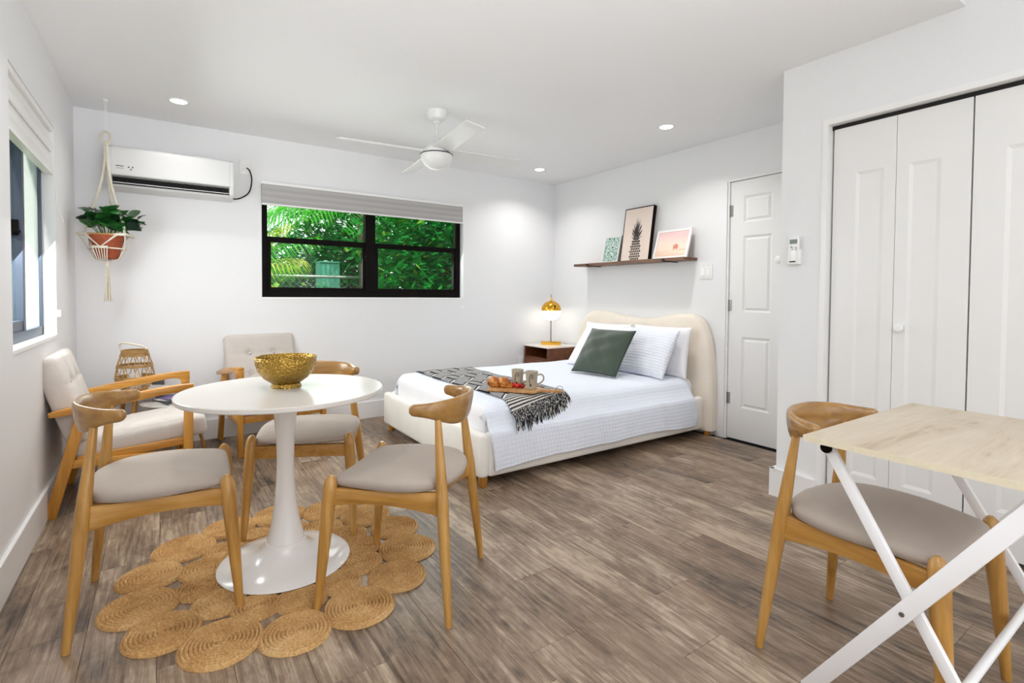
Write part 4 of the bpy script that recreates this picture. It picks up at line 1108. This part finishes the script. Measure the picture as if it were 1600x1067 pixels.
MB().box(-.0325, -.0305, -.012, .02, -.062, -.056).build('slot', M['darkgap'], rm, smooth=False)
# air conditioner
acu = empty('air_conditioner', (0, 0, 0), 0, 'white wall mounted split air conditioner left of the back window', 'air conditioner')
AX0, AX1, AY = -.318, .438, YB-.2
pf = spline([(YB-.001, 2.137), (YB-.06, 2.138), (YB-.150, 2.132), (YB-.190, 2.118), (AY, 2.095), (AY-.002, 2.02), (AY, 1.945), (AY+.004, 1.928)], 24)
low = [(AY+.05, 1.922), (AY+.062, 1.872), (AY+.022, 1.866), (AY+.03, 1.855), (AY+.075, 1.845), (YB-.001, 1.842)]
def side(pr_, x0, x1):
    mb = MB(); n = len(pr_)
    for x in (x0, x1): mb.v += [(x, y, z) for y, z in pr_]
    mb.f = [tuple(range(n)), tuple(reversed(range(n, 2*n)))]+[(i, n+i, n+(i+1) % n, (i+1) % n) for i in range(n)]; return mb
full = pf+[(AY+.010, 1.872), (AY+.022, 1.862), (AY+.05, 1.848), (YB-.001, 1.842)]
side(full, AX1-.028, AX1).build('end_cap', M['ac_plastic'], acu, bevel=.003)
side(full, AX0, AX0+.028).build('end_cap', M['ac_plastic'], acu, bevel=.003)
side(pf+low, AX0+.028, AX1-.028).build('body', M['ac_plastic'], acu, angle=30)
MB().box(AX0+.03, AX1-.03, AY+.048, AY+.0495, 1.874, 1.921).build('vent_opening', M['darkgap'], acu, smooth=False)
MB().bar((AX0+.035, AY+.012, 1.878), (AX1-.035, AY+.012, 1.878), .010, .004).build('louver', M['ac_plastic'], acu, smooth=False)
fins = MB()
for i in range(14): x = AX0+.06+i*.048; fins.box(x, x+.002, AY+.02, AY+.048, 1.88, 1.92)
fins.build('fin', M['darkgap'], acu, smooth=False)
logo = MB(); lx = AX0+.052; yy = AY-.0028
for i in range(7): logo.box(lx+i*.0062, lx+i*.0062+.0046, yy, yy+.002, 1.985, 1.991)
for i in range(3): logo.box(lx+.008+i*.013, lx+.012+i*.013, yy, yy+.002, 1.970, 1.976)
def star(cx, cz, r_):
    pts = [(cx+(r_ if k % 2 == 0 else r_*.42)*math.sin(k*PI/5), cz+(r_ if k % 2 == 0 else r_*.42)*math.cos(k*PI/5)) for k in range(10)]
    logo.add([(x, yy, z) for x, z in pts], [tuple(range(10))])
star(lx+.070, 1.985, .0075); star(lx+.092, 1.986, .0075); star(lx+.082, 1.970, .0075)
logo.build('sticker', M['ink'], acu, smooth=False)
MB().tube(spline([(AX1-.012, YB-.10, 1.858), (.485, YB-.07, 1.868), (.56, YB-.03, 1.93), (.582, YB-.025, 2.03), (.568, YB-.03, 2.10), (.548, YB-.02, 2.125)], 24), .0048, 8).build('power_cord', M['black'], acu)

# ---------------------------------------------------------------- hanging planter
PX, PY = -.311, 4.262
hg = empty('macrame_hanger', (PX, PY, 0), R(-20), 'cream macrame plant hanger on a chain with long tassel', 'plant hanger')
lk = MB()
z = H-.012; i = 0
while z > 2.20:
    lk.tube([((.009*math.cos(a*PI/6) if i % 2 == 0 else 0), (0 if i % 2 == 0 else .009*math.cos(a*PI/6)), z-.014+.019*math.sin(a*PI/6)) for a in range(13)], .0016, 5, cap=False); z -= .031; i += 1
lk.build('chain', M['white_metal'], hg)
MB().lathe([(0, 0), (.015, 0), (.014, -.006), (.004, -.012), (0, -.012)], 14, (0, 0, H)).build('ceiling_hook', M['white_metal'], hg)
ZR = 1.508
MB().tube(spline([(0, 0, 2.09), (-.022, 0, 2.13), (-.024, 0, 2.165), (0, 0, 2.186), (.024, 0, 2.165), (.022, 0, 2.13), (0, 0, 2.09)], 24), .0085, 8).build('loop', M['rope'], hg)
cords = [(-.115, -.03), (.115, -.03), (.0, .115), (.02, -.115)]
for i, (x, y) in enumerate(cords[:3]):
    pts = spline([(x*.03, y*.03, 2.12), (x*.10, y*.10, 1.95), (x*.45, y*.45, 1.75), (x*.86, y*.86, 1.60), (x, y, ZR)], 40)
    MB().tube(pts, [.0085+.0018*math.sin(j*1.9) for j in range(41)], 8).build('cord', M['rope'], hg)
MB().tube([(-.135, -.075, ZR), (.135, -.075, ZR)], .007, 10).build('dowel', M['dowel'], hg)
MB().tube([(-.135, -.075, ZR), (-.135, .075, ZR)], .0062, 8).tube([(.135, -.075, ZR), (.135, .075, ZR)], .0062, 8).tube([(-.135, .075, ZR), (.135, .075, ZR)], .0062, 8).build('ring_rope', M['rope'], hg)
for sx in (-1, 1): MB().tube([(sx*.075, -.075, ZR), (sx*.14, -.075, ZR)], .0085, 8).build('rope_wrap', M['rope'], hg)
net = MB(); kn = []
for (sx, sy) in ((-1, -1), (1, -1), (1, 1), (-1, 1)):
    for off in (0, .012):
        net.tube([(sx*(.09-off), sy*.078, ZR-.006), (sx*.008, sy*.088, 1.432)], .0032, 6)
        net.tube([(sx*.13, sy*(.07-off), ZR-.006), (sx*.105, sy*.008, 1.425)], .0032, 6)
    for k in range(3): net.tube([(sx*(.008+k*.016), sy*.092, 1.418), (sx*(.006+k*.011), sy*.069, 1.350), (sx*.004, sy*.004, 1.336)], .0030, 6)
    net.tube([(sx*.045, sy*.088, 1.42), (sx*.105, sy*.02, 1.418)], .0048, 6)
    net.tube([(sx*.105, sy*.008, 1.42), (sx*.066, sy*.006, 1.350), (0, 0, 1.338)], .0036, 6)
net.build('net', M['rope'], hg)
for sy in (-1, 1): MB().bar((-.045, sy*.09, 1.424), (.045, sy*.09, 1.424), .010, .016).build('knot_bar', M['rope'], hg, bevel=.004)
ts = MB(); rt = random.Random(8)
ts.tube([(0, 0, 1.345), (0, 0, 1.30)], .012, 10)
for k in range(34):
    a = rt.uniform(0, 6.28); r0 = rt.uniform(.003, .010); r1 = r0*2.2; e = 1.078+rt.uniform(-.012, .012)
    ts.tube([(r0*math.cos(a), r0*math.sin(a), 1.31), (r1*.9*math.cos(a+.3), r1*.9*math.sin(a+.3), 1.19), (r1*math.cos(a+.2)*1.3, r1*math.sin(a+.2)*1.3, e)], .0022, 5)
tt = ts.build('tassel', M['rope'], hg); tt['kind'] = 'stuff'
pt = empty('potted_plant', (PX, PY, 1.352), 0, 'round leaved green plant in terracotta pot in the macrame hanger', 'plant')
MB().lathe([(0, 0), (.058, 0), (.061, .003), (.088, .118), (.096, .118), (.098, .150), (.092, .150), (.088, .125), (0, .125)], 32).build('pot', M['terracotta'], pt)
MB().lathe([(0, .142), (.087, .136), (.087, .12)], 24).build('soil', M['soil'], pt)
def leaf_mesh(name, m):
    mb = MB()
    def f(u, v):
        s_ = u; wid = .030*math.sin(PI*min(1, (s_*.94+.03)))**.62; y = (v-.5)*2*wid
        return (s_*.062, y, .012*math.sin(PI*s_)-.25*abs(y)*.3+.0)
    mb.grid(f, 7, 6); me = mb.mesh(name, m); return me
lm1, lm2 = leaf_mesh('leaf', M['jade']), leaf_mesh('leaf_dark', M['jade_dark'])
rp = random.Random(21)
stems = [(-.10, -.02, .155), (-.075, .03, .16), (-.055, -.05, .13), (-.02, 0, .13), (.015, -.05, .11), (.045, .02, .17), (.08, -.03, .15), (.115, .02, .13), (.15, -.02, .10), (.17, .0, .14), (.07, -.07, .06), (.12, -.05, .06), (.03, .05, .15), (-.10, -.05, .10), (.02, -.06, .17), (-.05, .0, .17), (.09, -.06, .10), (.055, -.05, .14), (-.02, -.06, .09)]
for si, (x, y, h_) in enumerate(stems):
    tip = Vector((x, y, .14+h_)); base = Vector((x*.25, y*.25, .135)); mid = (base*.5+tip*.5)+Vector((x*.12, y*.1, .015))
    sm = MB().tube(spline([tuple(base), tuple(mid), tuple(tip)], 8), .0028, 6).build('stem', M['plantstem'], pt)
    for k in range(5):
        t = .55+.45*k/4; p = base*(1-t)+tip*t+Vector((x*.12, y*.1, .015))*(1-abs(2*t-1)); az = rp.uniform(0, 6.28) if k < 4 else math.atan2(y, x)+rp.uniform(-.8, .8)
        lf = bpy.data.objects.new('leaf', lm2 if (x > .13 and k > 2) or rp.random() < .16 else lm1); COL.objects.link(lf); lf.parent = sm
        lf.location = p; s_ = rp.uniform(.9, 1.45); lf.scale = (s_, s_, s_); lf.rotation_euler = (rp.uniform(-.5, .5), rp.uniform(-.9, .35), az)

# ---------------------------------------------------------------- folding desk
dk = empty('folding_desk', (0, 0, 0), 0, 'folding desk with pale oak top and white crossed metal legs', 'desk')
DX0, DX1, DYA, DYB, DKZ = 1.492, 2.290, .236, .712, .740
MB().box(DX0, DX1, DYA, DYB, DKZ-.0165, DKZ).build('desktop', M['desk'], dk, smooth=False, bevel=.001)
MB().box(DX0-.0012, DX0, DYA, DYB, DKZ-.0165, DKZ-.0003).box(DX1, DX1+.0012, DYA, DYB, DKZ-.0165, DKZ-.0003).box(DX0, DX1, DYB, DYB+.0012, DKZ-.0165, DKZ-.0003).build('edge_band', M['deskedge'], dk, smooth=False)
def desk_side(x, sgn):
    xo, xi = x, x+sgn*.022
    MB().bar((xi, .668, .712), (xi, .262, .006), .018, .028, (0, .5, -.4)).build('leg', M['white_metal'], dk, bevel=.003)
    MB().bar((xo, .232, .715), (xo, .700, .006), .018, .040, (0, .6, .4)).build('leg', M['white_metal'], dk, bevel=.003)
    MB().lathe([(0, 0), (.006, 0), (.006, .003), (0, .004)], 12).xf(Matrix.Translation((xo-sgn*.009, .478, .342)) @ Matrix.Rotation(R(-90*sgn), 4, 'Y')).build('pivot_bolt', M['chrome'], dk)
    MB().lathe([(0, 0), (.0145, 0), (.0145, .012), (0, .013)], 16).xf(Matrix.Translation((xi-sgn*.004, .668, .708)) @ Matrix.Rotation(R(-90*sgn), 4, 'Y')).build('end_cap', M['black'], dk)
desk_side(1.520, 1); desk_side(2.255, -1)
MB().tube([(1.545, .370, .195), (2.23, .370, .195)], .011, 12).build('cross_tube', M['white_metal'], dk)
MB().tube([(1.53, .63, .115), (2.245, .63, .115)], .011, 12).build('cross_tube', M['white_metal'], dk)
MB().tube([(1.53, .668, .706), (2.245, .668, .706)], .011, 12).build('cross_tube', M['white_metal'], dk)

# ---------------------------------------------------------------- outside
struct('ground', MB().box(-30, 40, YB+.2, 45, -.45, -.25).box(-30, XL-.3, -10, YB+.2, -.45, -.25), M['grass'])
def leaf_cloud(n, fn, size, seed):
    r_ = random.Random(seed); mb = MB(); v, f = mb.v, mb.f
    for _ in range(n):
        c = fn(r_); s_ = size*r_.uniform(.6, 1.3); a = r_.uniform(0, 6.28); el = r_.uniform(-.9, .3)
        d = Vector((math.cos(a)*math.cos(el), math.sin(a)*math.cos(el), math.sin(el))); w_ = d.cross(Vector((r_.uniform(-.5, .5), r_.uniform(-.5, .5), 1))).normalized()
        c = Vector(c); o = len(v)
        v.extend([tuple(c), tuple(c+d*s_*.5+w_*s_*.24), tuple(c+d*s_), tuple(c+d*s_*.5-w_*s_*.24)]); f.append((o, o+1, o+2, o+3))
    return mb
def tree(x, y, zc, rx, rz, n, size, mat, label, seed, trunk=True, name='leafy_tree', extra=None):
    t = empty(name, (x, y, -.25), 0, label, 'tree')
    def fn(r_):
        while True:
            p = Vector((r_.uniform(-1, 1), r_.uniform(-1, 1), r_.uniform(-1, 1)))
            if .25 < p.length < 1: break
        lump = 1+.22*math.sin(p.x*7+seed)*math.sin(p.z*6+p.y*5)
        return (p.x*rx*lump, p.y*rx*.8*lump, zc+.25+p.z*rz*lump)
    o = leaf_cloud(n, fn, size, seed).build('foliage', mat, t, smooth=False, weld=False); o['kind'] = 'stuff'
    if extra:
        o = leaf_cloud(extra, fn, size, seed+50).build('sun_tinted_foliage', M['tree_y'], t, smooth=False, weld=False); o['kind'] = 'stuff'
    if trunk: MB().tube([(0, 0, 0), (.08, .02, zc*.5), (0, 0, zc+.2)], (.14, .11, .06), 10).build('trunk', M['bark'], t)
tree(3.9, 7.6, 1.9, 1.35, 1.6, 9500, .155, M['tree'], 'broad leaved tree filling the right panes of the back window', 1, extra=700)
tree(5.6, 9.6, 2.2, 1.7, 2.0, 6500, .2, M['tree'], 'dark broad leaved tree farther behind at the right of back window', 2, extra=300)
tree(3.3, 11.0, 2.7, 1.3, 1.6, 4200, .2, M['tree'], 'dense green tree seen through the middle of back window', 3, extra=400)
tree(1.75, 12.2, 1.1, 1.5, 1.1, 4200, .2, M['tree'], 'rounded green bush tree beyond the fence at the left panes', 4, extra=700)
tree(2.30, 8.95, .85, .50, .42, 1500, .10, M['tree'], 'small leafy bush in front of the teal reflection shed', 6, name='leafy_bush', extra=250)
hd = empty('garden_hedge', (4.0, 13.4, -.25), 0, 'long dark green hedge far beyond the chain link fence', 'hedge')
o = leaf_cloud(6000, lambda r_: (r_.uniform(-2.2, 6.5), r_.uniform(-.5, .5), r_.uniform(.2, 2.9)), .3, 9).build('foliage', M['hedge'], hd, smooth=False, weld=False); o['kind'] = 'stuff'
def frond(mb, base, az, el, ln, droop, leafl, n=34, seed=0):
    r_ = random.Random(seed); pts = []; p = Vector(base); a = el
    for i in range(13):
        pts.append(tuple(p)); p = p+Vector((math.cos(az)*math.cos(a), math.sin(az)*math.cos(a), math.sin(a)))*ln/12; a -= droop/12
    mb.tube(pts, [.016*(1-i/14) for i in range(13)], 5)
    side_ = Vector((-math.sin(az), math.cos(az), 0))
    for i in range(n):
        t = .12+.88*i/n; k = t*12; j = min(int(k), 11); q = Vector(pts[j])*(1-(k-j))+Vector(pts[j+1])*(k-j); d = (Vector(pts[j+1])-Vector(pts[j])).normalized()
        for s_ in (-1, 1):
            L_ = leafl*(math.sin(PI*min(1, t*.9+.08))**.6)*r_.uniform(.85, 1.1); dr = (d*.55+side_*s_*.8+Vector((0, 0, -.15))).normalized(); w_ = dr.cross(Vector((0, 0, 1))).normalized()*.013
            o = len(mb.v); m1 = q+dr*L_*.5; m2 = q+dr*L_*.92+Vector((0, 0, -L_*.42)); m1 = m1+Vector((0, 0, -L_*.06))
            mb.v += [tuple(q+w_*.5), tuple(q-w_*.5), tuple(m1+w_), tuple(m1-w_), tuple(m2)]
            mb.f += [(o, o+1, o+3, o+2), (o+2, o+3, o+4)]
def palm(x, y, zt, specs, label, seed):
    t = empty('palm_tree', (x, y, -.25), 0, label, 'tree'); zt += .25
    MB().tube([(0, 0, 0), (.06, 0, zt*.5), (0, 0, zt)], (.13, .11, .10), 12).build('trunk', M['bark'], t)
    for i, (az, el, ln, droop, m) in enumerate(specs):
        mb = MB(); frond(mb, (0, 0, zt), R(az), R(el), ln, droop, .6, 19, seed+i); mb.build('frond', M[m], t, smooth=False, weld=False)
palm(0.55, 7.4, 1.15, [(0, 66, 1.3, .7, 'palm_y'), (15, 40, 1.2, .8, 'palm'), (-25, 48, 1.2, 1.0, 'palm_y'), (35, 72, 1.5, .5, 'palm_y'), (-12, 55, 1.5, .9, 'palm'), (60, 60, 1.7, 1.0, 'palm'), (180, 50, 1.5, 1.2, 'palm'), (120, 50, 1.5, 1.2, 'palm'), (5, 78, 1.6, .6, 'palm'), (-60, 25, 1.3, 1, 'palm_y')], 'low palm with yellowish fronds at the left edge of the back window', 100)
palm(2.9, 8.9, 2.75, [(180, 12, 2.0, 1.1, 'palm'), (200, 5, 2.1, .9, 'palm'), (160, 18, 1.8, 1.2, 'palm'), (220, 15, 1.7, 1.3, 'palm'), (240, 0, 1.6, 1.0, 'palm'), (300, -8, 1.7, .9, 'palm'), (325, -12, 1.6, .7, 'palm'), (20, 20, 1.8, 1.2, 'palm'), (90, 30, 1.8, 1.2, 'palm'), (150, 5, 1.9, 1.0, 'palm')], 'tall palm with long drooping fronds over the back window middle', 200)
fc = empty('chain_link_fence', (0, 8.4, -.25), 0, 'grey chain link fence with pipe rail crossing the back window view', 'fence')
MB().tube([(-.5, 0, 1.66), (5.5, 0, 1.66)], .024, 8).build('top_rail', M['galv'], fc)
for x in (.9, 2.75, 4.6): MB().tube([(x, 0, 0), (x, 0, 1.70)], .03, 8).build('post', M['galv'], fc)
wr = MB(); i = 0
for k in range(-18, 62):
    x = k*.1
    for s_ in (-1, 1):
        a, b = x, x+s_*1.6
        wr.add([(a-.002, 0, .04), (a+.002, 0, .04), (b+.002, 0, 1.64), (b-.002, 0, 1.64)], [(0, 1, 2, 3)])
wo = wr.build('wire_mesh', M['galv'], fc, smooth=False, weld=False); wo['kind'] = 'stuff'
sd = empty('reflection_proxy', (2.42, 9.35, -.25), 0, 'small teal reflection shed half hidden by leaves beyond the fence', 'proxy')  # made-up teal box standing in for a reflection in the window glass
MB().box(-.17, .17, -.15, .15, 0, 1.93).build('wall', M['teal'], sd, smooth=False)
MB().box(-.175, .175, -.17, .17, 1.93, 1.96).build('roof', M['teal'], sd, smooth=False, bevel=.01)
MB().box(-.1, .1, -.16, -.15, 0, 1.5).build('door', M['greyplate'], sd, smooth=False)
nb = empty('neighbour_house', (-4.3, 12, -.25), 0, 'cream stucco neighbouring house seen through the left window', 'building')
MB().box(-2.7, 2.70, -2, 2, 0, 3.9).build('wall', M['cream'], nb, smooth=False)
MB().box(-3.0, 2.98, -2.35, 2.3, 3.9, 4.15).build('roof', M['trim'], nb, smooth=False)
MB().box(2.70, 2.80, -2.03, -1.9, 0, 3.9).build('corner_trim', M['trim'], nb, smooth=False)
MB().box(0, 1.1, -2.03, -1.99, 1.1, 2.4).build('window', M['greyplate'], nb, smooth=False)
